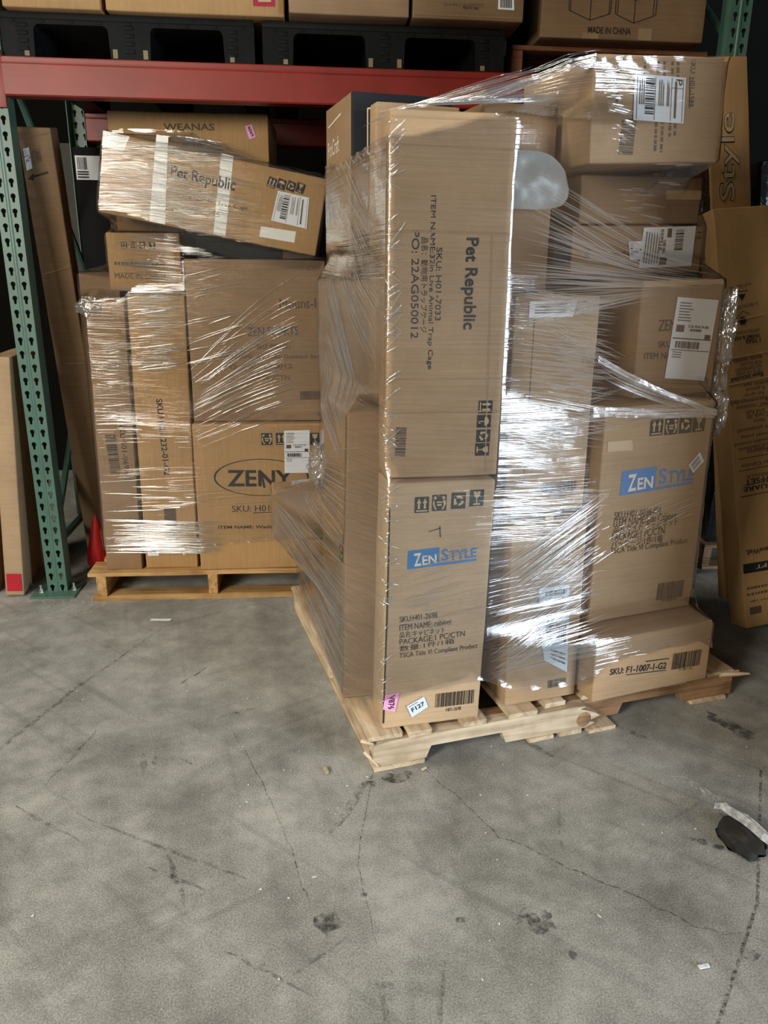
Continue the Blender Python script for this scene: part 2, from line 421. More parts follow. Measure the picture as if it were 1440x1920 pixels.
def cardboard(name, col, flute=(6, 6, 190), vary=0.16):
    m, nt, out = mat_new(name)
    b = nd(nt, 'ShaderNodeBsdfPrincipled')
    b.inputs['Roughness'].default_value = 0.72
    b.inputs['Specular IOR Level'].default_value = 0.22
    n1 = nd(nt, 'ShaderNodeTexNoise', Scale=1.0, Detail=5.0, Roughness=0.62)
    nt.links.new(coords(nt, (5, 5, 5)), n1.inputs['Vector'])
    n2 = nd(nt, 'ShaderNodeTexNoise', Scale=1.0, Detail=3.0, Roughness=0.6)
    nt.links.new(coords(nt, flute), n2.inputs['Vector'])
    n3 = nd(nt, 'ShaderNodeTexNoise', Scale=240.0, Detail=2.0)
    nt.links.new(coords(nt, (1, 1, 1)), n3.inputs['Vector'])
    a = nd(nt, 'ShaderNodeMath', operation='MULTIPLY_ADD')
    a.inputs[1].default_value = 0.5
    nt.links.new(n1.outputs['Fac'], a.inputs[0])
    a2 = nd(nt, 'ShaderNodeMath', operation='MULTIPLY')
    a2.inputs[1].default_value = 0.32
    nt.links.new(n2.outputs['Fac'], a2.inputs[0])
    nt.links.new(a2.outputs[0], a.inputs[2])
    a3 = nd(nt, 'ShaderNodeMath', operation='MULTIPLY_ADD')
    a3.inputs[1].default_value = 0.18
    nt.links.new(n3.outputs['Fac'], a3.inputs[0])
    nt.links.new(a.outputs[0], a3.inputs[2])
    lo = tuple(c * (1 - vary) for c in col)
    hi = tuple(c * (1 + vary) for c in col)
    r = ramp(nt, [(0.36, lo), (0.64, hi)])
    nt.links.new(a3.outputs[0], r.inputs[0])
    nt.links.new(r.outputs[0], b.inputs['Base Color'])
    bp = nd(nt, 'ShaderNodeBump', Strength=0.25, Distance=0.002)
    nt.links.new(a.outputs[0], bp.inputs['Height'])
    nt.links.new(bp.outputs[0], b.inputs['Normal'])
    nt.links.new(b.outputs[0], out.inputs[0])
    return m


def wood(name, c1, c2, axis='X'):
    m, nt, out = mat_new(name)
    b = nd(nt, 'ShaderNodeBsdfPrincipled')
    b.inputs['Roughness'].default_value = 0.75
    b.inputs['Specular IOR Level'].default_value = 0.2
    sc = (2.2, 38, 38) if axis == 'X' else (38, 2.2, 38)
    n = nd(nt, 'ShaderNodeTexNoise', Scale=1.0, Detail=6.0, Roughness=0.65, Distortion=0.8)
    nt.links.new(coords(nt, sc), n.inputs['Vector'])
    n2 = nd(nt, 'ShaderNodeTexNoise', Scale=1.0, Detail=3.0)
    nt.links.new(coords(nt, (9, 9, 9)), n2.inputs['Vector'])
    mx = nd(nt, 'ShaderNodeMath', operation='MULTIPLY_ADD')
    mx.inputs[1].default_value = 0.35
    nt.links.new(n2.outputs['Fac'], mx.inputs[0])
    ml = nd(nt, 'ShaderNodeMath', operation='MULTIPLY')
    ml.inputs[1].default_value = 0.65
    nt.links.new(n.outputs['Fac'], ml.inputs[0])
    nt.links.new(ml.outputs[0], mx.inputs[2])
    r = ramp(nt, [(0.40, c2), (0.57, c1)])
    nt.links.new(mx.outputs[0], r.inputs[0])
    nt.links.new(r.outputs[0], b.inputs['Base Color'])
    bp = nd(nt, 'ShaderNodeBump', Strength=0.5, Distance=0.003)
    nt.links.new(n.outputs['Fac'], bp.inputs['Height'])
    nt.links.new(bp.outputs[0], b.inputs['Normal'])
    nt.links.new(b.outputs[0], out.inputs[0])
    return m


def concrete(name):
    m, nt, out = mat_new(name)
    b = nd(nt, 'ShaderNodeBsdfPrincipled')
    b.inputs['Specular IOR Level'].default_value = 0.35
    ns = []
    for s, d in ((1.1, 5), (4.2, 7), (16, 7), (260, 3)):
        n = nd(nt, 'ShaderNodeTexNoise', Scale=1.0, Detail=float(d), Roughness=0.62)
        nt.links.new(coords(nt, (s, s, s), rnd=False), n.inputs['Vector'])
        ns.append(n)
    acc = None
    for n, w in zip(ns, (0.24, 0.30, 0.16, 0.40)):
        k = nd(nt, 'ShaderNodeMath', operation='MULTIPLY_ADD')
        k.inputs[1].default_value = w
        k.inputs[2].default_value = 0.0
        nt.links.new(n.outputs['Fac'], k.inputs[0])
        if acc:
            nt.links.new(acc.outputs[0], k.inputs[2])
        acc = k
    r = ramp(nt, [(0.40, (0.088, 0.088, 0.080)), (0.52, (0.232, 0.231, 0.214)), (0.64, (0.43, 0.43, 0.405))])
    nt.links.new(acc.outputs[0], r.inputs[0])
    # worn scuffs: dark stretched smears in two directions
    col = r.outputs[0]
    for rot, sc, lo, hi in ((0.75, (1.1, 26, 1), 0.60, 0.72), (-0.5, (1.6, 34, 1), 0.62, 0.74), (1.35, (0.9, 22, 1), 0.62, 0.75)):
        tc = nd(nt, 'ShaderNodeTexCoord')
        mp = nd(nt, 'ShaderNodeMapping')
        mp.inputs['Rotation'].default_value = (0, 0, rot)
        mp2 = nd(nt, 'ShaderNodeMapping')
        mp2.inputs['Scale'].default_value = sc
        nt.links.new(tc.outputs['Object'], mp.inputs['Vector'])
        nt.links.new(mp.outputs[0], mp2.inputs['Vector'])
        n = nd(nt, 'ShaderNodeTexNoise', Scale=1.0, Detail=3.0, Roughness=0.5)
        nt.links.new(mp2.outputs[0], n.inputs['Vector'])
        mr = nd(nt, 'ShaderNodeMapRange')
        mr.inputs['From Min'].default_value = lo
        mr.inputs['From Max'].default_value = hi
        mr.inputs['To Max'].default_value = 0.22
        nt.links.new(n.outputs['Fac'], mr.inputs['Value'])
        mx = nd(nt, 'ShaderNodeMix', data_type='RGBA')
        mx.inputs[7].default_value = (0.05, 0.048, 0.045, 1)
        nt.links.new(mr.outputs[0], mx.inputs[0])
        nt.links.new(col, mx.inputs[6])
        col = mx.outputs[2]
    # blotchy oil stains
    n = nd(nt, 'ShaderNodeTexNoise', Scale=2.3, Detail=7.0, Roughness=0.7, Distortion=0.6)
    nt.links.new(coords(nt, (1, 1, 1), rnd=False), n.inputs['Vector'])
    mr = nd(nt, 'ShaderNodeMapRange')
    mr.inputs['From Min'].default_value = 0.56
    mr.inputs['From Max'].default_value = 0.76
    mr.inputs['To Max'].default_value = 0.55
    nt.links.new(n.outputs['Fac'], mr.inputs['Value'])
    mx = nd(nt, 'ShaderNodeMix', data_type='RGBA')
    mx.inputs[7].default_value = (0.075, 0.07, 0.062, 1)
    nt.links.new(mr.outputs[0], mx.inputs[0])
    nt.links.new(col, mx.inputs[6])
    nt.links.new(mx.outputs[2], b.inputs['Base Color'])
    rr = nd(nt, 'ShaderNodeMapRange')
    rr.inputs['To Min'].default_value = 0.42
    rr.inputs['To Max'].default_value = 0.72
    nt.links.new(ns[1].outputs['Fac'], rr.inputs['Value'])
    nt.links.new(rr.outputs[0], b.inputs['Roughness'])
    bp = nd(nt, 'ShaderNodeBump', Strength=0.08, Distance=0.002)
    nt.links.new(acc.outputs[0], bp.inputs['Height'])
    nt.links.new(bp.outputs[0], b.inputs['Normal'])
    nt.links.new(b.outputs[0], out.inputs[0])
    return m


def film_mat(name, gain=1.0, haze=0.02, dark=False, vs=110.0, us=0.8):
    """Clear stretch film: transparent sheet, fine stretched wrinkles that glint."""
    m, nt, out = mat_new(name)
    uv = nd(nt, 'ShaderNodeUVMap')
    sep = nd(nt, 'ShaderNodeSeparateXYZ')
    nt.links.new(uv.outputs[0], sep.inputs[0])

    def streak(su, sv, det, off):
        mp = nd(nt, 'ShaderNodeMapping')
        mp.inputs['Scale'].default_value = (su, sv, 1)
        mp.inputs['Location'].default_value = (off, off * 1.7, 0)
        nt.links.new(uv.outputs[0], mp.inputs['Vector'])
        n = nd(nt, 'ShaderNodeTexNoise', Scale=1.0, Detail=det, Roughness=0.55)
        nt.links.new(mp.outputs[0], n.inputs['Vector'])
        return n.outputs['Fac']
    s1 = streak(us, vs, 3.0, 0)
    s2 = streak(us * 3.0, vs * 2.6, 2.0, 5)
    s3 = streak(9.0, 9.0, 3.0, 9)
    band = streak(1.6, 6.0, 3.0, 3)
    amp = nd(nt, 'ShaderNodeMapRange')
    amp.inputs['From Min'].default_value = 0.34
    amp.inputs['From Max'].default_value = 0.66
    amp.inputs['To Min'].default_value = 0.12
    amp.inputs['To Max'].default_value = 1.0
    nt.links.new(band, amp.inputs['Value'])
    h = nd(nt, 'ShaderNodeMath', operation='MULTIPLY_ADD')
    h.inputs[1].default_value = 0.45
    nt.links.new(s2, h.inputs[0])
    nt.links.new(s1, h.inputs[2])
    h2 = nd(nt, 'ShaderNodeMath', operation='MULTIPLY')
    nt.links.new(h.outputs[0], h2.inputs[0])
    nt.links.new(amp.outputs[0], h2.inputs[1])
    h3 = nd(nt, 'ShaderNodeMath', operation='MULTIPLY_ADD')
    h3.inputs[1].default_value = 0.5
    nt.links.new(s3, h3.inputs[0])
    nt.links.new(h2.outputs[0], h3.inputs[2])
    bp = nd(nt, 'ShaderNodeBump', Strength=1.0, Distance=0.0028)
    nt.links.new(h3.outputs[0], bp.inputs['Height'])
    gl = nd(nt, 'ShaderNodeBsdfGlossy', Roughness=0.07)
    gl.inputs['Color'].default_value = (1, 1, 1, 1)
    nt.links.new(bp.outputs[0], gl.inputs['Normal'])
    fr = nd(nt, 'ShaderNodeFresnel', IOR=1.5)
    nt.links.new(bp.outputs[0], fr.inputs['Normal'])
    fm = nd(nt, 'ShaderNodeMath', operation='MULTIPLY', use_clamp=True)
    fm.inputs[1].default_value = 2.4 * gain
    nt.links.new(fr.outputs[0], fm.inputs[0])
    mn = nd(nt, 'ShaderNodeMath', operation='MINIMUM')
    mn.inputs[1].default_value = 0.6
    nt.links.new(fm.outputs[0], mn.inputs[0])
    tr = nd(nt, 'ShaderNodeBsdfTransparent')
    tr.inputs['Color'].default_value = (0.97, 0.97, 0.97, 1)
    df = nd(nt, 'ShaderNodeBsdfDiffuse')
    df.inputs['Color'].default_value = (0.03, 0.03, 0.035, 1) if dark else (0.8, 0.82, 0.84, 1)
    # wrinkles stack up the film, which clouds it there
    hz = nd(nt, 'ShaderNodeMath', operation='MULTIPLY')
    hz.inputs[1].default_value = haze
    nt.links.new(amp.outputs[0], hz.inputs[0])
    m1 = nd(nt, 'ShaderNodeMixShader')
    nt.links.new(hz.outputs[0], m1.inputs[0])
    nt.links.new(tr.outputs[0], m1.inputs[1])
    nt.links.new(df.outputs[0], m1.inputs[2])
    m2 = nd(nt, 'ShaderNodeMixShader')
    nt.links.new(mn.outputs[0], m2.inputs[0])
    nt.links.new(m1.outputs[0], m2.inputs[1])
    nt.links.new(gl.outputs[0], m2.inputs[2])
    nt.links.new(m2.outputs[0], out.inputs[0])
    return m


def worn_mark(name, col, dens, sc=60.0, uvs=(3, 20)):
    """A rubbed-on mark whose pigment breaks up over the concrete grain."""
    m, nt, out = mat_new(name)
    b = nd(nt, 'ShaderNodeBsdfDiffuse')
    b.inputs['Color'].default_value = (*col, 1)
    t = nd(nt, 'ShaderNodeBsdfTransparent')
    n = nd(nt, 'ShaderNodeTexNoise', Scale=sc, Detail=5.0, Roughness=0.7)
    nt.links.new(coords(nt, (1, 1, 1), rnd=False), n.inputs['Vector'])
    mr = nd(nt, 'ShaderNodeMapRange')
    mr.inputs['From Min'].default_value = 0.42
    mr.inputs['From Max'].default_value = 0.7
    mr.inputs['To Max'].default_value = dens
    nt.links.new(n.outputs['Fac'], mr.inputs['Value'])
    mx = nd(nt, 'ShaderNodeMixShader')
    nt.links.new(mr.outputs[0], mx.inputs[0])
    nt.links.new(t.outputs[0], mx.inputs[1])
    nt.links.new(b.outputs[0], mx.inputs[2])
    nt.links.new(mx.outputs[0], out.inputs[0])
    return m


M = {}
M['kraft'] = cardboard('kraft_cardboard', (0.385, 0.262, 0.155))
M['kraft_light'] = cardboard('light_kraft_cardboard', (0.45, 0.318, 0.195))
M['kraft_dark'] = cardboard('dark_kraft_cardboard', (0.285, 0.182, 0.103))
M['kraft_deep'] = cardboard('shade_darkened_cardboard', (0.21, 0.132, 0.072))  # kraft with shade put into its colour, for the arrow and upper right cartons
M['kraft_warm'] = cardboard('warm_kraft_cardboard', (0.40, 0.24, 0.105), flute=(170, 6, 6))
M['kraft_v'] = cardboard('upright_fluted_cardboard', (0.35, 0.232, 0.13), flute=(170, 170, 5))
M['black_card'] = cardboard('black_printed_cardboard', (0.018, 0.02, 0.026))
M['boxtone'] = plain('unprinted_kraft', (0.47, 0.34, 0.21), 0.75)
M['ink'] = plain('black_print', (0.022, 0.02, 0.019), 0.6)
M['ink2'] = plain('faded_black_print', (0.10, 0.072, 0.048), 0.7)
M['dash'] = plain('small_grey_print', (0.12, 0.085, 0.055), 0.7)
M['inkblue'] = plain('faded_blue_print', (0.08, 0.09, 0.12), 0.7)
M['blue'] = plain('blue_print', (0.035, 0.19, 0.46), 0.5)
M['paper'] = plain('light_print', (0.74, 0.66, 0.54), 0.7)
M['redprint'] = plain('red_print', (0.35, 0.02, 0.05), 0.6)
M['label'] = plain('white_label_paper', (0.76, 0.78, 0.82), 0.45, vary=0.04)
M['label_blue'] = plain('bluish_label_paper', (0.60, 0.70, 0.82), 0.4, vary=0.05)
M['label_pink'] = plain('pink_label_paper', (0.82, 0.34, 0.60), 0.5, vary=0.05)
M['red_label'] = plain('red_sticker', (0.42, 0.015, 0.03), 0.35)
M['whitetape'] = plain('white_tape', (0.80, 0.80, 0.76), 0.35, vary=0.04)
M['tape'] = plain('brown_packing_tape', (0.46, 0.32, 0.185), 0.22, 0.5)
M['kraft_tape'] = plain('dull_kraft_tape', (0.30, 0.20, 0.115), 0.5)
M['red_paint'] = plain('red_rack_paint', (0.225, 0.017, 0.010), 0.42, 0.45, vary=0.16, scale=5, bump=0.08)
M['green_paint'] = plain('green_rack_paint', (0.066, 0.140, 0.107), 0.4, 0.45, vary=0.14, scale=7, bump=0.06)
M['inside'] = plain('unlit_steel_inside', (0.05, 0.07, 0.06), 0.7)
M['steel'] = plain('zinc_steel', (0.6, 0.6, 0.58), 0.3, 0.5, 0.9)
M['black_plastic'] = plain('black_plastic', (0.006, 0.0065, 0.007), 0.55, 0.12, vary=0.25, scale=14, bump=0.25)
M['tan_sticker'] = plain('tan_sticker', (0.22, 0.18, 0.10), 0.6)
M['wood_x'] = wood('pale_pallet_wood', (0.60, 0.49, 0.355), (0.36, 0.275, 0.18), 'X')
M['wood_y'] = wood('pale_pallet_wood_across', (0.58, 0.46, 0.32), (0.34, 0.25, 0.16), 'Y')
M['wood_dark'] = wood('brown_pallet_wood', (0.33, 0.20, 0.11), (0.13, 0.075, 0.04), 'X')
M['wood_warm_x'] = wood('orange_pallet_wood', (0.56, 0.35, 0.15), (0.30, 0.165, 0.06), 'X')
M['wood_warm_y'] = wood('orange_pallet_wood_across', (0.54, 0.33, 0.145), (0.28, 0.155, 0.055), 'Y')
M['wood_red'] = wood('reddish_pallet_wood', (0.22, 0.09, 0.05), (0.10, 0.04, 0.025), 'X')
M['concrete'] = concrete('worn_concrete_floor')
M['wall'] = plain('dark_warehouse_wall', (0.010, 0.010, 0.009), 0.9, 0.0, scale=2)
M['ceiling'] = plain('dark_ceiling', (0.04, 0.04, 0.04), 0.9, 0.0, scale=2)
M['red_fabric'] = plain('red_tarpaulin', (0.55, 0.02, 0.02), 0.55, scale=20, bump=0.4)
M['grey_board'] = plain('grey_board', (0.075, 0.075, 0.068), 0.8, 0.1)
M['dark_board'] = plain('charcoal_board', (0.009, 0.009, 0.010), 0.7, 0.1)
M['rubber'] = plain('black_rubber', (0.018, 0.017, 0.016), 0.5, bump=0.5, scale=60)
M['scrap_white'] = plain('silver_white_scrap', (0.66, 0.68, 0.74), 0.3, 0.6, vary=0.45, scale=70)
M['foam_dark'] = plain('mottled_dark_felt', (0.085, 0.068, 0.045), 0.95, vary=0.8, scale=160, bump=1.0)
M['film'] = film_mat('clear_stretch_film')
M['film_warm'] = film_mat('clear_stretch_film_on_left_load', gain=0.6)


def line_mat(name, fac, haze):
    m, nt, out = mat_new(name)
    gl = nd(nt, 'ShaderNodeBsdfGlossy', Roughness=0.10)
    tr = nd(nt, 'ShaderNodeBsdfTransparent')
    df = nd(nt, 'ShaderNodeBsdfDiffuse')
    df.inputs['Color'].default_value = (0.85, 0.87, 0.9, 1)
    m1 = nd(nt, 'ShaderNodeMixShader')
    m1.inputs[0].default_value = haze
    nt.links.new(tr.outputs[0], m1.inputs[1])
    nt.links.new(df.outputs[0], m1.inputs[2])
    m2 = nd(nt, 'ShaderNodeMixShader')
    m2.inputs[0].default_value = fac
    nt.links.new(m1.outputs[0], m2.inputs[1])
    nt.links.new(gl.outputs[0], m2.inputs[2])
    nt.links.new(m2.outputs[0], out.inputs[0])
    return m


M['film_line'] = line_mat('stretched_film_crease', 0.30, 0.10)
M['film_rope'] = film_mat('gathered_stretch_film', gain=1.6, haze=0.30, vs=160, us=6)
M['film_bunch'] = film_mat('crumpled_stretch_film', gain=1.3, haze=0.12, vs=26, us=16)
M['film_black'] = film_mat('black_stretch_film', gain=1.2, haze=0.97, dark=True, vs=40, us=3)
M['pad'] = plain('glossy_pale_plastic', (0.56, 0.57, 0.55), 0.36, 0.7, vary=0.1, scale=12, bump=0.6)
M['joint'] = worn_mark('floor_joint_dirt', (0.03, 0.028, 0.026), 0.85, 90)
M['scuff'] = worn_mark('rubber_scuff', (0.035, 0.034, 0.032), 0.5, 45)
M['scuff_white'] = worn_mark('white_scuff', (0.62, 0.62, 0.6), 0.55, 55)
M['stain'] = worn_mark('dried_stain', (0.03, 0.028, 0.026), 0.9, 30)
M['stain_grey'] = worn_mark('grey_film_residue', (0.10, 0.10, 0.10), 0.95, 25)
M['fleck'] = plain('white_fleck', (0.7, 0.68, 0.62), 0.7)


# ------------------------------------------------------------------ mesh helpers
def tag(o, label, cat, group=None, kind=None):
    o['label'] = label
    o['category'] = cat
    if group:
        o['group'] = group
    if kind:
        o['kind'] = kind
    return o


def link(name, bm, mats, parent=None, sharp=35):
    me = bpy.data.meshes.new(name)
    bm.to_mesh(me)
    bm.free()
    for m in (mats if isinstance(mats, (list, tuple)) else [mats]):
        me.materials.append(m)
    for p in me.polygons:
        p.use_smooth = True
    try:
        me.set_sharp_from_angle(angle=R(sharp))
    except Exception:
        pass
    o = bpy.data.objects.new(name, me)
    COL.objects.link(o)
    if parent is not None:
        o.parent = parent
    return o


def empty(name, loc, rotz=0.0):
    o = bpy.data.objects.new(name, None)
    o.empty_display_size = 0.05
    COL.objects.link(o)
    o.location = loc
    o.rotation_euler = (0, 0, rotz)
    return o


def add_box(bm, x0, x1, y0, y1, z0, z1, mi=0, bev=0.0, mat=None):
    vs = [bm.verts.new(p) for p in ((x0, y0, z0), (x1, y0, z0), (x1, y1, z0), (x0, y1, z0), (x0, y0, z1), (x1, y0, z1), (x1, y1, z1), (x0, y1, z1))]
    if mat is not None:
        for v in vs:
            v.co = mat @ v.co
    fs = []
    for q in ((0, 3, 2, 1), (4, 5, 6, 7), (0, 1, 5, 4), (1, 2, 6, 5), (2, 3, 7, 6), (3, 0, 4, 7)):
        f = bm.faces.new([vs[i] for i in q])
        f.material_index = mi
        fs.append(f)
    if bev:
        es = list({e for f in fs for e in f.edges})
        bmesh.ops.bevel(bm, geom=es, offset=bev, segments=2, affect='EDGES', profile=0.6)
    return vs


def add_tube(bm, pts, rad, seg=8, mi=0, flat=1.0, caps=True):
    pts = [Vector(p) for p in pts]
    rings = []
    n = len(pts)
    for i, p in enumerate(pts):
        t = (pts[min(i + 1, n - 1)] - pts[max(i - 1, 0)]).normalized()
        a = Vector((0, 0, 1)) if abs(t.z) < 0.9 else Vector((1, 0, 0))
        s = t.cross(a).normalized()
        w = s.cross(t)
        rr = rad[i] if isinstance(rad, (list, tuple)) else rad
        rings.append([bm.verts.new(p + (s * math.cos(2 * math.pi * k / seg) * flat + w * math.sin(2 * math.pi * k / seg)) * rr) for k in range(seg)])
    for a, b in zip(rings, rings[1:]):
        for k in range(seg):
            f = bm.faces.new((a[k], a[(k + 1) % seg], b[(k + 1) % seg], b[k]))
            f.material_index = mi
    if caps:
        bm.faces.new(rings[0][::-1]).material_index = mi
        bm.faces.new(rings[-1]).material_index = mi


def plate(bm, outer, holes, y0, y1, mi=0, fn=None):
    """A plate in XZ with holes, y0..y1 thick; fn maps (x, y, z) to the final point."""
    fn = fn or (lambda x, y, z: (x, y, z))

    def side(y):
        loops, es = [], []
        for lp in [outer] + holes:
            vs = [bm.verts.new(fn(x, y, z)) for x, z in lp]
            loops.append(vs)
            for a, b in zip(vs, vs[1:] + vs[:1]):
                es.append(bm.edges.new((a, b)))
        r = bmesh.ops.triangle_fill(bm, use_beauty=True, use_dissolve=False, edges=es)
        for g in r['geom']:
            if isinstance(g, bmesh.types.BMFace):
                g.material_index = mi
        return loops
    A = side(y0)
    B = side(y1)
    for la, lb in zip(A, B):
        n = len(la)
        for i in range(n):
            bm.faces.new((la[i], la[(i + 1) % n], lb[(i + 1) % n], lb[i])).material_index = mi
    bmesh.ops.recalc_face_normals(bm, faces=bm.faces[:])


_TXT = {}


def text_geo(s, bold):
    k = (s, bold)
    if k not in _TXT:
        cu = bpy.data.curves.new('lettering', 'FONT')
        cu.body = s
        cu.size = 1.0
        cu.resolution_u = 3
        if bold:
            cu.offset = 0.022
        o = bpy.data.objects.new('lettering', cu)
        COL.objects.link(o)
        bpy.context.view_layer.update()
        me = bpy.data.meshes.new_from_object(o.evaluated_get(bpy.context.evaluated_depsgraph_get()))
        vs = np.array([(v.co.x, v.co.y) for v in me.vertices]) if len(me.vertices) else np.zeros((0, 2))
        ps = [tuple(p.vertices) for p in me.polygons]
        bpy.data.objects.remove(o)
        bpy.data.curves.remove(cu)
        bpy.data.meshes.remove(me)
        _TXT[k] = (vs, ps)
    return _TXT[k]


def put_text(bm, s, bold, start, end, height, mi, fn):
    vs, ps = text_geo(s, bold)
    if not len(vs):
        return
    lo, hi = vs.min(0), vs.max(0)
    st, en = np.array(start), np.array(end)
    d = en - st
    L = np.linalg.norm(d)
    d = d / L
    n = np.array([-d[1], d[0]])
    sx = L / (hi[0] - lo[0])
    sy = height / (hi[1] - lo[1])
    bv = []
    for x, y in vs:
        q = st + d * (x - lo[0]) * sx + n * ((y - lo[1]) * sy - height / 2)
        bv.append(bm.verts.new(fn(q[0], q[1])))
    for p in ps:
        try:
            bm.faces.new([bv[i] for i in p]).material_index = mi
        except ValueError:
            pass


def put_poly(bm, pts, mi, fn):
    vs = [bm.verts.new(fn(*p)) for p in pts]
    a = sum(pts[i][0] * pts[(i + 1) % len(pts)][1] - pts[(i + 1) % len(pts)][0] * pts[i][1] for i in range(len(pts)))
    if a < 0:
        vs = vs[::-1]
    if len(vs) == 4 or len(vs) == 3:
        bm.faces.new(vs).material_index = mi
    else:
        f = bm.faces.new(vs)
        f.material_index = mi
        bmesh.ops.triangulate(bm, faces=[f])


def put_strip(bm, a, b, w, mi, fn, n=1):
    a, b = np.array(a, float), np.array(b, float)
    d = (b - a) / np.linalg.norm(b - a)
    p = np.array([-d[1], d[0]]) * w / 2
    for i in range(n):
        s, e = a + (b - a) * i / n, a + (b - a) * (i + 1) / n
        put_poly(bm, [tuple(s - p), tuple(e - p), tuple(e + p), tuple(s + p)], mi, fn)


def put_bars(bm, a, b, h, mi, fn, seed=1, nb=None):
    rg = random.Random(seed)
    a, b = np.array(a, float), np.array(b, float)
    L = np.linalg.norm(b - a)
    d = (b - a) / L
    p = np.array([-d[1], d[0]]) * h / 2
    un = L / (nb or 62)
    x = 0.0
    while x < L - un * 0.5:
        w = un * rg.choice((0.8, 0.8, 1.4, 2.1))
        w = min(w, L - x)
        s, e = a + d * x, a + d * (x + w)
        put_poly(bm, [tuple(s - p), tuple(e - p), tuple(e + p), tuple(s + p)], mi, fn)
        x += w + un * rg.choice((0.8, 1.0, 1.5))


def put_icon(bm, kind, c, s, rot, mi, mk, fn, fn2):
    """Shipping pictogram: a dark square with a pale sign on it."""
    ca, sa = math.cos(R(rot)), math.sin(R(rot))

    def T(x, y):
        return (c[0] + (x * ca - y * sa) * s, c[1] + (x * sa + y * ca) * s)
    put_poly(bm, [T(-.5, -.56), T(.5, -.56), T(.5, .56), T(-.5, .56)], mi, fn)

    def P(pts):
        put_poly(bm, [T(*p) for p in pts], mk, fn2)
    if kind == 'up':
        for x in (-.21, .21):
            P([(x - .17, .12), (x + .17, .12), (x, .46)])
            P([(x - .07, -.28), (x + .07, -.28), (x + .07, .12), (x - .07, .12)])
        P([(-.4, -.47), (.4, -.47), (.4, -.38), (-.4, -.38)])
    elif kind == 'people':
        for x in (-.3, .3):
            P([(x + .11 * math.cos(a * .785), .34 + .11 * math.sin(a * .785)) for a in range(8)])
            g = 1 if x > 0 else -1
            P([(x - .07, .2), (x + .13 * g, .16), (x + .16 * g, -.1), (x + .02 * g, -.16), (x - .05, .1)])
            P([(x + .04 * g, -.12), (x + .14 * g, -.12), (x - .02 * g, -.46), (x - .14 * g, -.46)])
        P([(-.2, .0), (.2, .0), (.2, .1), (-.2, .1)])
        P([(-.16, -.2), (.16, -.2), (.16, -.08), (-.16, -.08)])
    elif kind == 'recycle':
        for k in range(3):
            a0 = k * 2.0944 + .5
            for (r0, r1, d0, d1) in ((.2, .36, 0, .75), (.2, .36, .75, 1.15)):
                P([(r0 * math.cos(a0 + d0), r0 * math.sin(a0 + d0)), (r1 * math.cos(a0 + d0), r1 * math.sin(a0 + d0)),
                   (r1 * math.cos(a0 + d1), r1 * math.sin(a0 + d1)), (r0 * math.cos(a0 + d1), r0 * math.sin(a0 + d1))])
            P([(.12 * math.cos(a0 + 1.15), .12 * math.sin(a0 + 1.15)), (.45 * math.cos(a0 + 1.15), .45 * math.sin(a0 + 1.15)), (.3 * math.cos(a0 + 1.65), .3 * math.sin(a0 + 1.65))])
    elif kind == 'glass':
        P([(-.25, .46), (-.05, .46), (.0, .34), (.06, .46), (.25, .46), (.2, .16), (.08, .02), (-.08, .02), (-.2, .16)])
        P([(-.04, -.36), (.04, -.36), (.04, .04), (-.04, .04)])
        P([(-.24, -.46), (.24, -.46), (.24, -.36), (-.24, -.36)])
    elif kind == 'umbrella':
        P([(.36 * math.cos(a * math.pi / 8), .05 + .34 * math.sin(a * math.pi / 8)) for a in range(9)])
        P([(-.03, -.34), (.03, -.34), (.03, .06), (-.03, .06)])
        P([(-.03, -.42), (.17, -.42), (.17, -.26), (.11, -.26), (.11, -.36), (-.03, -.36)])


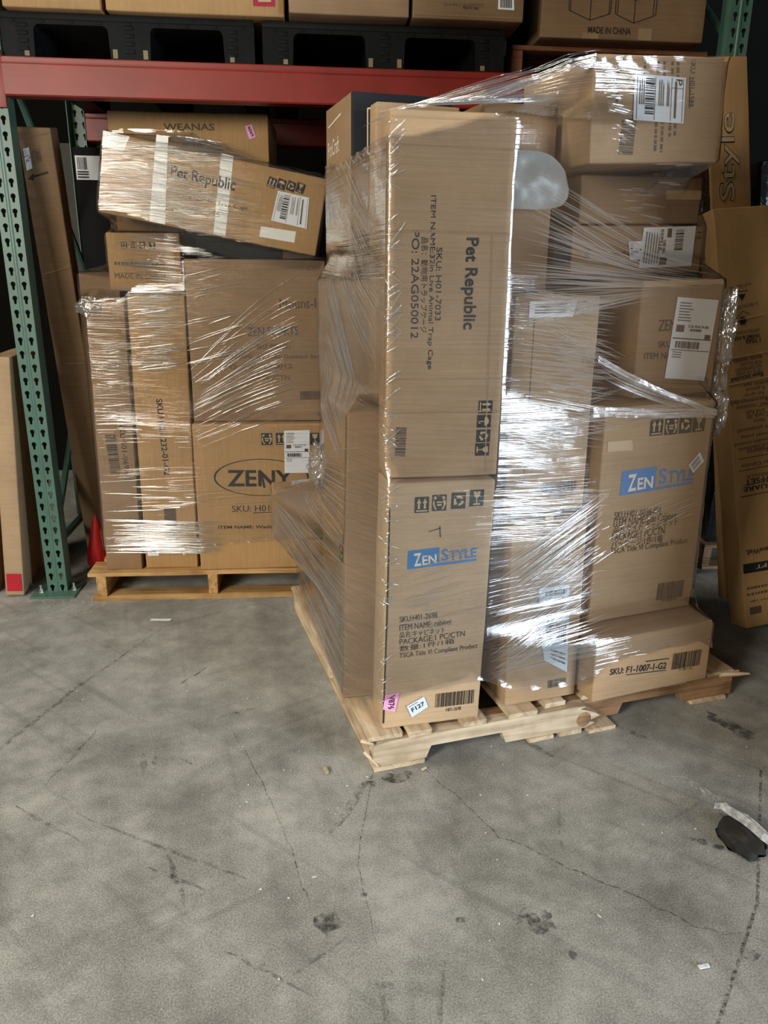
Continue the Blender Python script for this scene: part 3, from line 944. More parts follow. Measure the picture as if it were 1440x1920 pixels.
def label_part(kind, txt, pts, fn, parent, seed):
    """A paper sticker: own mesh with its printing."""
    base = {'pink': 'label_pink', 'bluepaper': 'label_blue'}.get(kind, 'label')
    name = {'ship': 'shipping_label', 'ship_r': 'shipping_label', 'pink': 'numbered_tag', 'bluepaper': 'paper_label', 'paper2': 'paper_label', 'paper2b': 'barcode_sticker'}[kind]
    bm = bmesh.new()
    q = [np.array(p) for p in pts]
    lo = lambda x, y: (1 - y) * ((1 - x) * q[3] + x * q[2]) + y * ((1 - x) * q[0] + x * q[1])
    f0 = lambda x, y: fn(*lo(x, y), 0.0034)
    f1 = lambda x, y: fn(*lo(x, y), 0.0042)
    put_poly(bm, [(0, 0), (1, 0), (1, 1), (0, 1)], 0, f0)
    W = np.linalg.norm(q[1] - q[0])
    Hh = np.linalg.norm(q[3] - q[0])
    rg = random.Random(seed)
    if kind == 'ship':
        if Hh > W:
            put_poly(bm, [(.03, .50), (.97, .50), (.97, .512), (.03, .512)], 1, f1)
            put_poly(bm, [(.80, .515), (.94, .515), (.94, .57), (.80, .57)], 1, f1)
            put_bars(bm, (.12, .43), (.70, .43), .085, 1, f1, seed, 34)
            put_poly(bm, [(.03, .36), (.97, .36), (.97, .368), (.03, .368)], 1, f1)
            put_poly(bm, [(.08, .585), (.27, .585), (.27, .67), (.08, .67)], 2, f1)
            put_bars(bm, (.42, .615), (.70, .615), .03, 1, f1, seed + 1, 24)
            put_text(bm, txt, 1, (.36, .66), (.86, .66), .033, 1, f1) if txt else None
            for i in range(7):
                y = .93 - i * .035
                put_poly(bm, [(.08, y), (.08 + rg.uniform(.2, .4), y), (.08 + .3, y + .012), (.08, y + .012)], 2, f1)
            for i in range(3):
                y = .33 - i * .03
                put_poly(bm, [(.08, y), (.30, y), (.30, y + .01), (.08, y + .01)], 2, f1)
        else:
            put_poly(bm, [(.46, .74), (.54, .74), (.54, .96), (.46, .96)], 1, f1)
            put_bars(bm, (.70, .42), (.70, .92), .16, 1, f1, seed, 26)
            put_bars(bm, (.42, .35), (.42, .70), .05, 1, f1, seed + 1, 20)
            put_text(bm, txt, 1, (.36, .95), (.36, .42), .05, 1, f1) if txt else None
            for i in range(6):
                x = .06 + i * .05
                put_poly(bm, [(x, .1), (x + .018, .1), (x + .018, rg.uniform(.5, .9)), (x, .9)], 2, f1)
            put_poly(bm, [(.36, .06), (.50, .06), (.50, .25), (.36, .25)], 2, f1)
    elif kind == 'ship_r':
        put_bars(bm, (.30, .92), (.30, .12), .17, 1, f1, seed, 34)
        for x in (.05, .4, .72, .95):
            put_poly(bm, [(x, .03), (x + .008, .03), (x + .008, .97), (x, .97)], 1, f1)
        for x in (.10, .14, .18, .48, .52, .56, .64, .67):
            put_poly(bm, [(x, .35), (x + .014, .35), (x + .014, rg.uniform(.7, .92)), (x, .92)], 2, f1)
        put_poly(bm, [(.79, .1), (.83, .1), (.83, .9), (.79, .9)], 2, f1)
        if txt:
            put_text(bm, txt, 0, (.87, .95), (.87, .82), .12, 1, f1)
            put_poly(bm, [(.72, .75), (.95, .75), (.95, .76), (.72, .76)], 1, f1)
    elif kind in ('pink', 'bluepaper') and txt:
        if kind == 'pink':
            put_text(bm, txt, 1, (.5, .9), (.62, .12), .46, 1, f1)
        else:
            put_text(bm, txt, 1, (.14, .5), (.88, .5), .34, 1, f1)
            put_poly(bm, [(.08, .84), (.6, .84), (.6, .88), (.08, .88)], 2, f1)
    elif kind == 'bluepaper':
        put_bars(bm, (.2, .65), (.9, .65), .3, 2, f1, seed, 30)
        for y in (.12, .2, .28):
            put_poly(bm, [(.3, y), (.9, y), (.9, y + .03), (.3, y + .03)], 2, f1)
    elif kind == 'paper2b':
        put_bars(bm, (.12, .5), (.9, .5), .7, 1, f1, seed, 30)
    else:
        for y in (.25, .4, .62, .75):
            put_poly(bm, [(.12, y), (.8, y), (.8, y + .07), (.12, y + .07)], 2, f1)
    return link(name, bm, [M[base], M['ink'], M['dash']], parent)


def boxgrid(L, r, step):
    n = max(1, int(round((L - 2 * r) / step)))
    return [0, r * 0.4] + [r + (L - 2 * r) * i / n for i in range(n + 1)] + [L - r * 0.4, L]


BOXES = []
CMATS = ['ink', 'ink2', 'blue', 'paper', 'boxtone', 'dash', 'inkblue', 'redprint', 'kraft_tape', 'black_card']
TAGS = {'blackcard': 'black_card'}


def carton(label, P, yaw, w, d, h, mat='kraft', roll=0.0, pitch=0.0, deco=None, group=None, bulge=0.003, rough=0.0016, seed=1, name='cardboard_box', side=None, frame=None, edge=0.006, step=0.05, dent=1.0):
    """One carton: softly bulged, dented walls, rounded worn edges, its own print, stickers and tape."""
    bm = bmesh.new()
    dims = (w, d, h)
    g = [boxgrid(L, edge, step) for L in dims]
    inner_lo = Vector((edge,) * 3)
    inner_hi = Vector((w - edge, d - edge, h - edge))
    sv = Vector((seed * 7.3, seed * 3.1, seed * 5.7))

    def disp(p, n):
        b = 0.0
        for k in range(3):
            i, j = (k + 1) % 3, (k + 2) % 3
            si = max(0, math.sin(math.pi * min(max(p[i] / dims[i], 0), 1)))
            sj = max(0, math.sin(math.pi * min(max(p[j] / dims[j], 0), 1)))
            b += n[k] ** 2 * bulge * (si * sj) ** 0.6
        q = Vector(p)
        return b + dent * (rough * noise.noise(q * 5 + sv) + rough * 0.5 * noise.noise(q * 17 + sv)) - rough * 0.5

    cache = {}

    def V(p):
        key = tuple(round(x, 6) for x in p)
        if key in cache:
            return cache[key]
        p = Vector(p)
        c = Vector([min(max(p[k], inner_lo[k]), inner_hi[k]) for k in range(3)])
        n = p - c
        n = n.normalized() if n.length > 1e-9 else Vector((0, 0, 1))
        q = c + n * edge
        q = q + n * disp(q, n)
        cache[key] = bm.verts.new(q)
        return cache[key]
    for k in range(3):
        i, j = (k + 1) % 3, (k + 2) % 3
        for side_, val in ((0, 0.0), (1, dims[k])):
            for a in range(len(g[i]) - 1):
                for b in range(len(g[j]) - 1):
                    qs = []
                    for (x, y) in ((g[i][a], g[j][b]), (g[i][a + 1], g[j][b]), (g[i][a + 1], g[j][b + 1]), (g[i][a], g[j][b + 1])):
                        p = [0, 0, 0]
                        p[k], p[i], p[j] = val, x, y
                        qs.append(V(p))
                    if side_ == 0:
                        qs.reverse()
                    if len(set(qs)) == 4:
                        bm.faces.new(qs)

    def face(x, z, lift=0.0010):
        n = Vector((0, -1, 0))
        return Vector((x, -disp((x, 0, z), n) - lift, z))

    mats = [M[mat]] + [M[k] for k in CMATS]
    ix = {k: i + 1 for i, k in enumerate(CMATS)}
    ix['boxmat'] = 0
    ix['blackcard'] = ix['black_card']
    parts = []
    f1 = lambda x, z: face(x, z, 0.0012)
    f2 = lambda x, z: face(x, z, 0.0019)
    for it in (DECO.get(deco, []) if deco else []):
        t = it[0]
        if t == 't':
            put_text(bm, it[2 - 1], it[6 - 0] if len(it) > 6 else 0, it[3], it[4], it[5], ix[it[2]], f2 if it[2] in ('paper', 'boxtone') else f1)
        elif t == 'quad':
            if it[1] in ('whitetape',):
                parts.append(('tape_w', it[2]))
            else:
                pts = it[2]
                if len(pts) == 4:
                    q = [np.array(p) for p in pts]
                    nx, nz = 3, 2
                    ff = f2 if it[1] == 'boxtone' else f1
                    for a in range(nx):
                        for b in range(nz):
                            def lq(x, y):
                                return tuple((1 - y) * ((1 - x) * q[3] + x * q[2]) + y * ((1 - x) * q[0] + x * q[1]))
                            put_poly(bm, [lq(a / nx, b / nz), lq((a + 1) / nx, b / nz), lq((a + 1) / nx, (b + 1) / nz), lq(a / nx, (b + 1) / nz)], ix[it[1]], ff)
                else:
                    put_poly(bm, pts, ix[it[1]], f1)
        elif t == 'icon':
            put_icon(bm, it[1], it[2], it[3], it[4], ix['ink'], ix['boxtone'], f1, f2)
        elif t == 'bar':
            put_bars(bm, it[2], it[3], it[4], ix[it[1]], f1, seed * 13 + 1)
        elif t == 'line':
            if it[1] == 'dash':
                a, b = np.array(it[2]), np.array(it[3])
                rg = random.Random(seed + int(a[0] * 1000))
                L = np.linalg.norm(b - a)
                x = 0.0
                while x < L:
                    s = rg.uniform(.006, .014)
                    put_strip(bm, tuple(a + (b - a) * x / L), tuple(a + (b - a) * min(1, (x + s) / L)), it[4], ix['dash'], f1)
                    x += s + rg.uniform(.002, .006)
            else:
                put_strip(bm, it[2], it[3], it[4], ix[it[1]], f1, 4)
        elif t == 'ridge':
            a, b = np.array(it[1]), np.array(it[2])
            a[0], b[0] = min(max(a[0], .006), w - .006), min(max(b[0], .006), w - .006)
            a[1], b[1] = min(a[1], h - .012), min(b[1], h - .012)
            dd = (b - a) / np.linalg.norm(b - a)
            pp = np.array([-dd[1], dd[0]]) * 0.003
            N = 8
            rows = []
            for i in range(N + 1):
                s = a + (b - a) * i / N
                rows.append([bm.verts.new(face(*(s - pp), 0.0002)), bm.verts.new(face(*s, 0.0022)), bm.verts.new(face(*(s + pp), 0.0002))])
            for r0, r1 in zip(rows, rows[1:]):
                for k in range(2):
                    bm.faces.new((r0[k], r1[k], r1[k + 1], r0[k + 1]))
        elif t == 'ell':
            c, ax, ay = (np.array(v) for v in it[2:5])
            va, vb = ax - c, ay - c
            N = 48
            for i in range(N):
                a0, a1 = 2 * math.pi * i / N, 2 * math.pi * (i + 1) / N
                e = lambda a, k: tuple(c + (va * math.cos(a) + vb * math.sin(a)) * k)
                put_poly(bm, [e(a0, .97), e(a1, .97), e(a1, 1.01), e(a0, 1.01)], ix[it[1]], f1)
        elif t == 'burst':
            c, s = it[2], it[3]
            put_poly(bm, [(c[0] + s * .62 * math.cos(a * .5236), c[1] + s * .62 * math.sin(a * .5236)) for a in range(12)], ix[it[1]], f1)
            for k in range(16):
                a = k * math.pi / 8
                put_poly(bm, [(c[0] + s * .6 * math.cos(a - .13), c[1] + s * .6 * math.sin(a - .13)), (c[0] + s * .6 * math.cos(a + .13), c[1] + s * .6 * math.sin(a + .13)), (c[0] + s * math.cos(a), c[1] + s * math.sin(a))], ix[it[1]], f1)
        elif t == 'tape':
            parts.append(('tape', it[1]))
        elif t == 'label':
            parts.append(('label', it[1], it[2], it[3]))
    if side:
        side(bm, ix, dims, disp)
    o = link(name, bm, mats)
    rot = Matrix.Rotation(R(yaw), 4, 'Z') @ Matrix.Rotation(R(roll), 4, 'Y') @ Matrix.Rotation(R(pitch), 4, 'X')
    mw = Matrix.Translation(Vector(P)) @ rot
    if frame is not None:
        mw = frame @ mw
    o.matrix_world = mw
    tag(o, label, 'box', group)
    for n_, p in enumerate(parts):
        if p[0] == 'label':
            label_part(p[1], p[2], p[3], face, o, seed * 31 + n_)
        else:
            b2 = bmesh.new()
            q = [np.array(v) for v in p[1]]
            lo = lambda x, y: (1 - y) * ((1 - x) * q[3] + x * q[2]) + y * ((1 - x) * q[0] + x * q[1])
            N = 5
            for i in range(N):
                for j in range(N):
                    put_poly(b2, [(i / N, j / N), ((i + 1) / N, j / N), ((i + 1) / N, (j + 1) / N), (i / N, (j + 1) / N)], 0, lambda x, y: face(*lo(x, y), 0.0011))
            bmesh.ops.remove_doubles(b2, verts=b2.verts[:], dist=1e-5)
            link('tape_strip', b2, M['whitetape'] if p[0] == 'tape_w' else M['tape'], o)
    BOXES.append((o, mw, dims))
    return o

# ------------------------------------------------------------------ the setting
def structure(o, kind='structure'):
    o['kind'] = kind
    return o


bm = bmesh.new()
N = 2
add_box(bm, -5, 6.5, -5, 5.2, -0.15, 0.0, 0)
floor_up = lambda h: (lambda x, y: Vector((x, y, h)))


def polyline(bm, pts, w, mi, h, jitter=0.0, taper=True, seed=1, sub=6):
    rg = random.Random(seed)
    P = []
    for a, b in zip(pts, pts[1:]):
        for i in range(sub):
            t = i / sub
            P.append((a[0] + (b[0] - a[0]) * t + rg.uniform(-jitter, jitter), a[1] + (b[1] - a[1]) * t + rg.uniform(-jitter, jitter)))
    P.append(pts[-1])
    prev = None
    for i, p in enumerate(P):
        q = P[min(i + 1, len(P) - 1)]
        r = P[max(i - 1, 0)]
        d = Vector((q[0] - r[0], q[1] - r[1]))
        d.normalize()
        t = i / (len(P) - 1)
        ww = w * (0.25 + 0.75 * math.sin(math.pi * min(max(t, .02), .98))) if taper else w
        n = Vector((-d.y, d.x)) * ww / 2
        cur = (bm.verts.new((p[0] - n.x, p[1] - n.y, h)), bm.verts.new((p[0] + n.x, p[1] + n.y, h)))
        if prev:
            bm.faces.new((prev[0], cur[0], cur[1], prev[1])).material_index = mi
        prev = cur


def blob(bm, c, r, mi, h, seed=1, sx=1.0, rot=0.0, n=14):
    rg = random.Random(seed)
    vs = []
    for k in range(n):
        a = 2 * math.pi * k / n
        rr = r * rg.uniform(.7, 1.15)
        x, y = rr * math.cos(a) * sx, rr * math.sin(a)
        vs.append(bm.verts.new((c[0] + x * math.cos(rot) - y * math.sin(rot), c[1] + x * math.sin(rot) + y * math.cos(rot), h)))
    f = bm.faces.new(vs)
    f.material_index = mi
    bmesh.ops.triangulate(bm, faces=[f])


MI = dict(joint=1, scuff=2, white=3, stain=4, grey=5, fleck=6)
# long hairline cracks and the saw-cut joint
polyline(bm, [(0.27, 1.83), (0.36, 1.66), (0.43, 1.52), (0.55, 1.42), (0.66, 1.33), (0.78, 1.22), (0.95, 1.16)], .0045, MI['joint'], .0006, .006, seed=3)
polyline(bm, [(1.22, 1.72), (0.95, 1.27), (0.70, 0.98), (0.5, 0.72)], .007, MI['joint'], .0006, .0, False)
polyline(bm, [(-0.10, 1.62), (-0.05, 1.42), (-0.02, 1.33)], .003, MI['joint'], .0006, .004, seed=8)
polyline(bm, [(-0.27, 2.05), (-0.16, 1.78), (-0.10, 1.60)], .003, MI['joint'], .0007, .003, seed=9)
polyline(bm, [(0.17, 1.95), (0.08, 1.45), (0.11, 1.22)], .003, MI['joint'], .0008, .003, seed=10)
for k, (pts, w, mi) in enumerate([
        ([(-0.60, 2.72), (-0.80, 2.28), (-0.93, 1.93), (-0.98, 1.75)], .016, 'scuff'), ([(-0.66, 2.05), (-0.73, 1.80)], .012, 'scuff'),
        ([(0.14, 1.78), (0.02, 1.56)], .026, 'scuff'), ([(-0.62, 1.68), (-0.30, 1.50), (-0.16, 1.42)], .010, 'scuff'),
        ([(-0.78, 1.72), (-0.58, 1.58)], .010, 'scuff'), ([(-0.96, 1.72), (-0.82, 1.66)], .012, 'scuff'),
        ([(-0.46, 2.30), (-0.38, 2.42)], .010, 'scuff'), ([(-0.40, 1.90), (-0.32, 1.84)], .010, 'scuff'), ([(-0.30, 2.10), (-0.20, 2.14)], .014, 'scuff'),
        ([(0.62, 1.66), (0.57, 1.45)], .007, 'scuff'), ([(-0.10, 1.14), (0.05, 1.25)], .010, 'scuff'), ([(-0.2, 1.24), (-0.02, 1.12)], .008, 'scuff'),
        ([(-0.36, 1.52), (-0.30, 1.36)], .014, 'scuff'), ([(-0.40, 1.48), (-0.26, 1.40)], .012, 'scuff'), ([(0.10, 1.14), (0.12, 1.02)], .012, 'scuff'),
        ([(-0.50, 1.92), (-0.48, 1.83)], .02, 'scuff'), ([(-0.47, 1.93), (-0.45, 1.84)], .012, 'scuff'), ([(0.24, 1.18), (0.20, 1.02), (0.3, 0.95)], .012, 'scuff'),
        ([(0.9, 1.96), (0.97, 1.88)], .02, 'scuff'), ([(0.60, 1.90), (0.66, 1.82)], .024, 'scuff')]):
    polyline(bm, pts, w, MI[mi], .0009 + k * .00001, .004, seed=20 + k)
for k in range(11):   # the white rubbed swirl beside the post
    r = .08 + .018 * k
    polyline(bm, [(-1.28 + r * 1.5 * math.cos(a) + .02 * (k % 3), 2.98 + r * .75 * math.sin(a)) for a in [-.9 + .28 * i for i in range(7)]], .013, MI['white'], .0012 + k * .00002, .006, seed=50 + k)
for k in range(5):
    polyline(bm, [(0.94 + .02 * k, 1.72 - .02 * k), (1.0 + .012 * k, 1.70 - .025 * k), (1.01 + .01 * k, 1.62 - .01 * k)], .008, MI['white'], .0012 + k * .00002, .004, seed=70 + k)
rg = random.Random(5)
for k, (x, y, r, s) in enumerate([(0.425, 1.283, .014, 1.3), (0.445, 1.262, .018, 1.0), (0.47, 1.245, .016, 1.2), (0.41, 1.262, .011, 1), (0.452, 1.235, .012, 1.4), (0.40, 1.285, .010, 1), (0.475, 1.272, .013, 1), (0.435, 1.242, .008, 1), (0.29, 1.275, .009, 1.4), (0.12, 1.13, .011, 1.2),
                                  (0.09, 1.36, .008, 1), (0.86, 1.14, .014, 1.5), (0.5, 1.17, .010, 1), (0.92, 1.46, .013, 1), (0.95, 1.44, .010, 1.6), (0.90, 1.47, .008, 1), (0.20, 1.76, .022, 1.8), (0.13, 1.74, .016, 1.6), (0.24, 1.78, .012, 1), (-0.12, 1.2, .007, 1), (1.13, 1.38, .012, 1.2)]):
    blob(bm, (x, y), r, MI['stain'], .0015 + k * .00001, 100 + k, s)
blob(bm, (0.008, 1.292), .034, MI['stain'], .0014, 7, 1.0, .2, 18)
blob(bm, (1.235, 1.96), .06, MI['grey'], .0014, 9, .55, .5)
blob(bm, (1.262, 1.895), .045, MI['grey'], .00145, 11, .7, .4)
for k in range(95):
    x, y = rg.uniform(-0.9, 1.5), rg.uniform(1.05, 2.3)
    blob(bm, (x, y), rg.choice((.0012, .0016, .0022, .0032)), MI['fleck'], .0018, 200 + k, rg.uniform(1, 2.2), rg.uniform(0, 3), 6)
floor = structure(link('floor', bm, [M['concrete'], M['joint'], M['scuff'], M['scuff_white'], M['stain'], M['stain_grey'], M['fleck']]))

for nm, b, mt in (('wall_back', (-5, 6.5, 5.2, 5.35, 0, 6), 'wall'), ('wall_left', (-5.15, -5, -5, 5.35, 0, 6), 'wall'), ('wall_right', (6.5, 6.65, -5, 5.35, 0, 6), 'wall'), ('ceiling', (-5.15, 6.65, -5, 5.35, 6, 6.15), 'ceiling')):
    bm = bmesh.new()
    add_box(bm, *b)
    structure(link(nm, bm, M[mt]))

# ------------------------------------------------------------------ pallet rack
rack = empty('pallet_rack', (-1.09, 3.1, 0))
tag(rack, 'green steel pallet rack with keyhole posts and a red cross beam', 'rack')
RO = Vector((-1.09, 3.1, 0))


def keyhole(cx, cz, r=.0092, seg=10):
    pts = []
    for k in range(seg + 1):
        a = -0.95 + (math.pi + 1.9) * k / seg
        pts.append((cx + r * math.cos(a), cz + r * math.sin(a)))
    pts += [(cx - r * .48, cz - r * 2.1), (cx, cz - r * 2.45), (cx + r * .48, cz - r * 2.1)]
    return pts


def make_post(x0, y0, front, top=2.9, w=.080, d=.072):
    """Lipped channel post; the face with two columns of keyholes looks along front (-1 or 1)."""
    bm = bmesh.new()
    L = lambda x: x0 + x - RO.x
    ya = y0 - RO.y
    if front < 0:
        yf, yb = ya, ya + .004
    else:
        yf, yb = ya + d - .004, ya + d
    n = int(top / .0508)
    me_b = bmesh.new()
    for k in range(n):
        z = k * .0508
        b2 = bmesh.new()
        fold = lambda x, y, zz: (L(x), y, zz)
        hs = [keyhole(.020, z + .030), keyhole(w - .020, z + .030)]
        outer = [(0, z), (w, z), (w, z + .0508), (0, z + .0508)]
        plate(b2, outer, hs, yf, yb, 0, fold)
        tmp = bpy.data.meshes.new('segment')
        b2.to_mesh(tmp)
        b2.free()
        bm.from_mesh(tmp)
        bpy.data.meshes.remove(tmp)
    me_b.free()
    H = n * .0508
    y0_, y1_ = ya + .004, ya + d - .001
    if front < 0:   # pressed centre rib
        pr = [(w / 2 - .007, 0.0), (w / 2 - .003, -.003), (w / 2 + .003, -.003), (w / 2 + .007, 0.0)]
        lo_ = [bm.verts.new((L(x), ya + dy, 0)) for x, dy in pr]
        hi_ = [bm.verts.new((L(x), ya + dy, H)) for x, dy in pr]
        for k in range(3):
            bm.faces.new((lo_[k], lo_[k + 1], hi_[k + 1], hi_[k]))
    add_box(bm, L(0), L(.003), y0_, y1_, 0, H)
    add_box(bm, L(w - .003), L(w), y0_, y1_, 0, H)
    if front < 0:
        add_box(bm, L(.003), L(.018), ya + d - .004, ya + d - .001, 0, H)
        add_box(bm, L(w - .018), L(w - .003), ya + d - .004, ya + d - .001, 0, H)
    return link('post', bm, M['green_paint'], rack)


def base_plate(cx, cy):
    bm = bmesh.new()
    add_box(bm, cx - .095 - RO.x, cx + .085 - RO.x, cy - .06 - RO.y, cy + .10 - RO.y, 0, .009, 0, .002)
    bp = link('base_plate', bm, M['green_paint'], rack)
    for dx, dy in ((-.065, -.005), (.064, .012)):
        b = bmesh.new()
        c = Vector((cx + dx - RO.x, cy + dy - RO.y, .009))
        for r, z0, z1 in ((.013, 0, .003), (.0095, .003, .014), (.005, .014, .028), (.0058, .026, .031)):
            bmesh.ops.create_cone(b, cap_ends=True, segments=6 if r == .0095 else 14, radius1=r, radius2=r * .95, depth=z1 - z0, matrix=Matrix.Translation(c + Vector((0, 0, (z0 + z1) / 2))))
        link('anchor_bolt', b, M['steel'], bp)


XL, XR = -1.129, 1.537
for x in (XL, XR):
    make_post(x, 3.098, -1)
    make_post(x, 4.10, 1)
    base_plate(x + .04, 3.098)
    base_plate(x + .04, 4.08)
    for z0, z1 in ((.25, 1.2), (2.1, 1.2), (2.15, 2.85)):
        bm = bmesh.new()
        a = Vector((x + .04, 3.172, z0)) - RO
        b = Vector((x + .04, 4.098, z1)) - RO
        add_tube(bm, [a, a.lerp(b, .5), b], .014, 8)
        link('brace', bm, M['green_paint'], rack)
    bm = bmesh.new()
    a = Vector((x + .04, 3.172, .2)) - RO
    b = Vector((x + .04, 4.098, .2)) - RO
    add_tube(bm, [a, b], .016, 8)
    link('brace', bm, M['green_paint'], rack)


def beam_mesh(y0, y1, z0, z1, sgn):
    """Step beam: boxed section with a recessed top ledge on the load side and soft corners."""
    bm = bmesh.new()
    prof = [(y0 + .004, z0), (y0, z0 + .005), (y0, z1 - .026), (y0 + .0035, z1 - .022), (y0 + .002, z1 - .018), (y0 + .002, z1 - .003), (y0 + .005, z1), (y1 - .004, z1), (y1, z1 - .004), (y1, z0 + .004), (y1 - .004, z0)]
    xs = [XL + .0805, -.4, .2, .9, XR - .0005]
    rings = [[bm.verts.new((x - RO.x, y - RO.y, z)) for y, z in prof] for x in xs]
    n = len(prof)
    for a, b in zip(rings, rings[1:]):
        for k in range(n):
            bm.faces.new((a[k], a[(k + 1) % n], b[(k + 1) % n], b[k]))
    bm.faces.new(rings[0])
    bm.faces.new(rings[-1][::-1])
    bmesh.ops.recalc_face_normals(bm, faces=bm.faces[:])
    return link('cross_beam', bm, M['red_paint'], rack, sharp=25)


for x in (XL, XR):   # end brackets hooked over the posts
    bm = bmesh.new()
    add_box(bm, x - .002 - RO.x, x + .082 - RO.x, 3.086 - RO.y, 3.0975 - RO.y, 1.84, 2.02, 0, .003)
    link('beam_bracket', bm, M['red_paint'], rack)
beam_mesh(3.085, 3.150, 1.878, 2.000, 1)
beam_mesh(4.110, 4.170, 1.878, 2.000, -1)


# ------------------------------------------------------------------ black plastic pallets up on the beams
def plastic_pallet(x0, w, y0, d, z0, label):
    e = empty('plastic_pallet', (x0, y0, z0))
    tag(e, label, 'pallet', 'black plastic pallets on the red beams')
    H = .140

    def rwin(a, b, zt, r=.018):
        pts = [(a, .0), (b, .0)]
        pts += [(b - .004 - r + r * math.cos(t), zt - r + r * math.sin(t)) for t in [k * math.pi / 10 for k in range(6)]]
        pts += [(a + .004 + r + r * math.cos(t), zt - r + r * math.sin(t)) for t in [math.pi / 2 + k * math.pi / 10 for k in range(6)]]
        return pts
    cw, ew = .135, .105
    c0, c1 = w / 2 - cw / 2, w / 2 + cw / 2
    for yy in (0, d - .05):
        bm = bmesh.new()
        left = rwin(ew, c0, .104)
        right = rwin(c1, w - ew, .104)
        outer = [(0, 0), (ew, 0)] + left[:1:-1] + [(c0, 0), (c1, 0)] + right[:1:-1] + [(w - ew, 0), (w, 0), (w, .118), (0, .118)]
        plate(bm, outer, [], yy, yy + .05)
        if yy == 0:
            for xa, xb in ((.0, ew), (c0, c1), (w - ew, w)):   # raised ribs on the feet
                for k in range(4):
                    z = .022 + k * .024
                    xr = xa + .012 if xa > w / 2 else xb - .05
                    if xa == c0:
                        xr = c0 + .05
                    add_box(bm, xr, xr + .034, -.004, .001, z, z + .013, 0, .002)
            for k in range(9):
                add_box(bm, .03 + k * (w - .08) / 8, .05 + k * (w - .08) / 8, -.003, .001, .108, .116, 0, .001)
        link('side_frame', bm, M['black_plastic'], e, 30)
    bm = bmesh.new()
    add_box(bm, 0, w, 0, d, .1185, H, 0, .005)
    link('deck', bm, M['black_plastic'], e)
    for xa, xb in ((0, ew), (c0, c1), (w - ew, w)):
        bm = bmesh.new()
        add_box(bm, xa + .004, xb - .004, .052, d - .052, 0, .117, 0, .004)
        link('runner', bm, M['black_plastic'], e)
    for xs in (.072, c0 + .008, c1 - .024, w - ew + .018):
        bm = bmesh.new()
        add_box(bm, xs, xs + .016, -.0015, 0.0005, .006, .034)
        link('tan_sticker', bm, M['tan_sticker'], e)


plastic_pallet(-1.045, .858, 3.108, 1.05, 2.001, 'black plastic pallet on the red beam, nearest the left post')
plastic_pallet(-.159, .868, 3.108, 1.05, 2.001, 'black plastic pallet mid beam, under the two smaller cartons')

# wooden pallet on the beams at the right
def wood_pallet(x0, y0, rotz, w, d, label, mats, front_stringer=False, top=7, hs=.088, group=None, bt=.016, z0=0.0, along='Y'):
    """Stringers run along Y (depth) unless along == 'X'."""
    e = empty('wooden_pallet', (x0, y0, z0), rotz)
    tag(e, label, 'pallet', group)
    return e


def board(e, name, x0, x1, y0, y1, z0, z1, mat, seed=0, bev=.002, yawd=0.0):
    bm = bmesh.new()
    rg = random.Random(seed)
    add_box(bm, x0, x1, y0, y1, z0, z1, 0, bev)
    j = .0018
    for v in bm.verts:
        v.co += Vector((rg.uniform(-j, j), rg.uniform(-j, j), 0))
    if yawd:
        bmesh.ops.rotate(bm, verts=bm.verts[:], cent=((x0 + x1) / 2, (y0 + y1) / 2, z0), matrix=Matrix.Rotation(R(yawd), 3, 'Z'))
    return link(name, bm, mat, e)


ep = wood_pallet(.765, 3.215, 0, .72, .9, 'reddish wooden pallet on the red beam under the MADE IN CHINA carton', None, z0=2.001)
for k in range(6):
    board(ep, 'deck_board', 0, .76, .0 + k * .165, .10 + k * .165, .104, .120, M['wood_red'], k)
for x in (0, .35, .72):
    board(ep, 'stringer', x, x + .038, 0, .92, .014, .1035, M['wood_red'], 9)
for k in range(3):
    board(ep, 'bottom_board', 0, .76, .0 + k * .40, .10 + k * .40, 0, .0135, M['wood_red'], k)

# ------------------------------------------------------------------ front load: pallet and cartons in the pallet's own frame
FY = R(12.5)
FA = Vector((0.1444, 1.7934, 0))
FM = Matrix.Translation(FA) @ Matrix.Rotation(FY, 4, 'Z')
fp = empty('wooden_pallet', FA, FY)
tag(fp, 'pale splintered wooden pallet under the tall front load, nearest the camera', 'pallet')
Z0, Z1, Z2 = .0145, .0905, .1065


def stringer(x0, x1, y0, y1, notches, mat, seed, ragged=False):
    bm = bmesh.new()
    lo = [(x0, Z0)]
    for a, b, dz in notches:
        lo += [(a, Z0), (a + .014, Z0 + dz), (b - .014, Z0 + dz), (b, Z0)]
    if ragged:
        lo += [(x1 - .05, Z0), (x1 - .02, Z0 + .012), (x1 - .045, Z0 + .022), (x1 - .004, Z0 + .034), (x1 - .03, Z0 + .05), (x1 - .075, Z0 + .066), (x1 - .055, Z1 - .004)]
    else:
        lo += [(x1, Z0), (x1, Z1 - .004)]
    up = [(x1 - .09 if ragged else x1, Z1)] + [(x1 - .1 - (x1 - x0 - .15) * k / 5, Z1 - (.002 if k % 2 else 0)) for k in range(6)] + [(x0 + .02, Z1 - .006), (x0, Z1 - .012)]
    plate(bm, lo + up, [], y0, y1)
    return link('stringer', bm, mat, fp, 30)


stringer(0, .715, .0, .036, [(.155, .40, .036)], M['wood_x'], 1, True)
stringer(.03, 1.222, .038, .074, [(.155, .40, .036), (.80, 1.04, .036)], M['wood_dark'], 2)
stringer(0, 1.219, .50, .538, [(.155, .40, .036), (.80, 1.04, .036)], M['wood_x'], 3)
stringer(0, 1.219, 1.062, 1.10, [(.155, .40, .036), (.80, 1.04, .036)], M['wood_x'], 4)
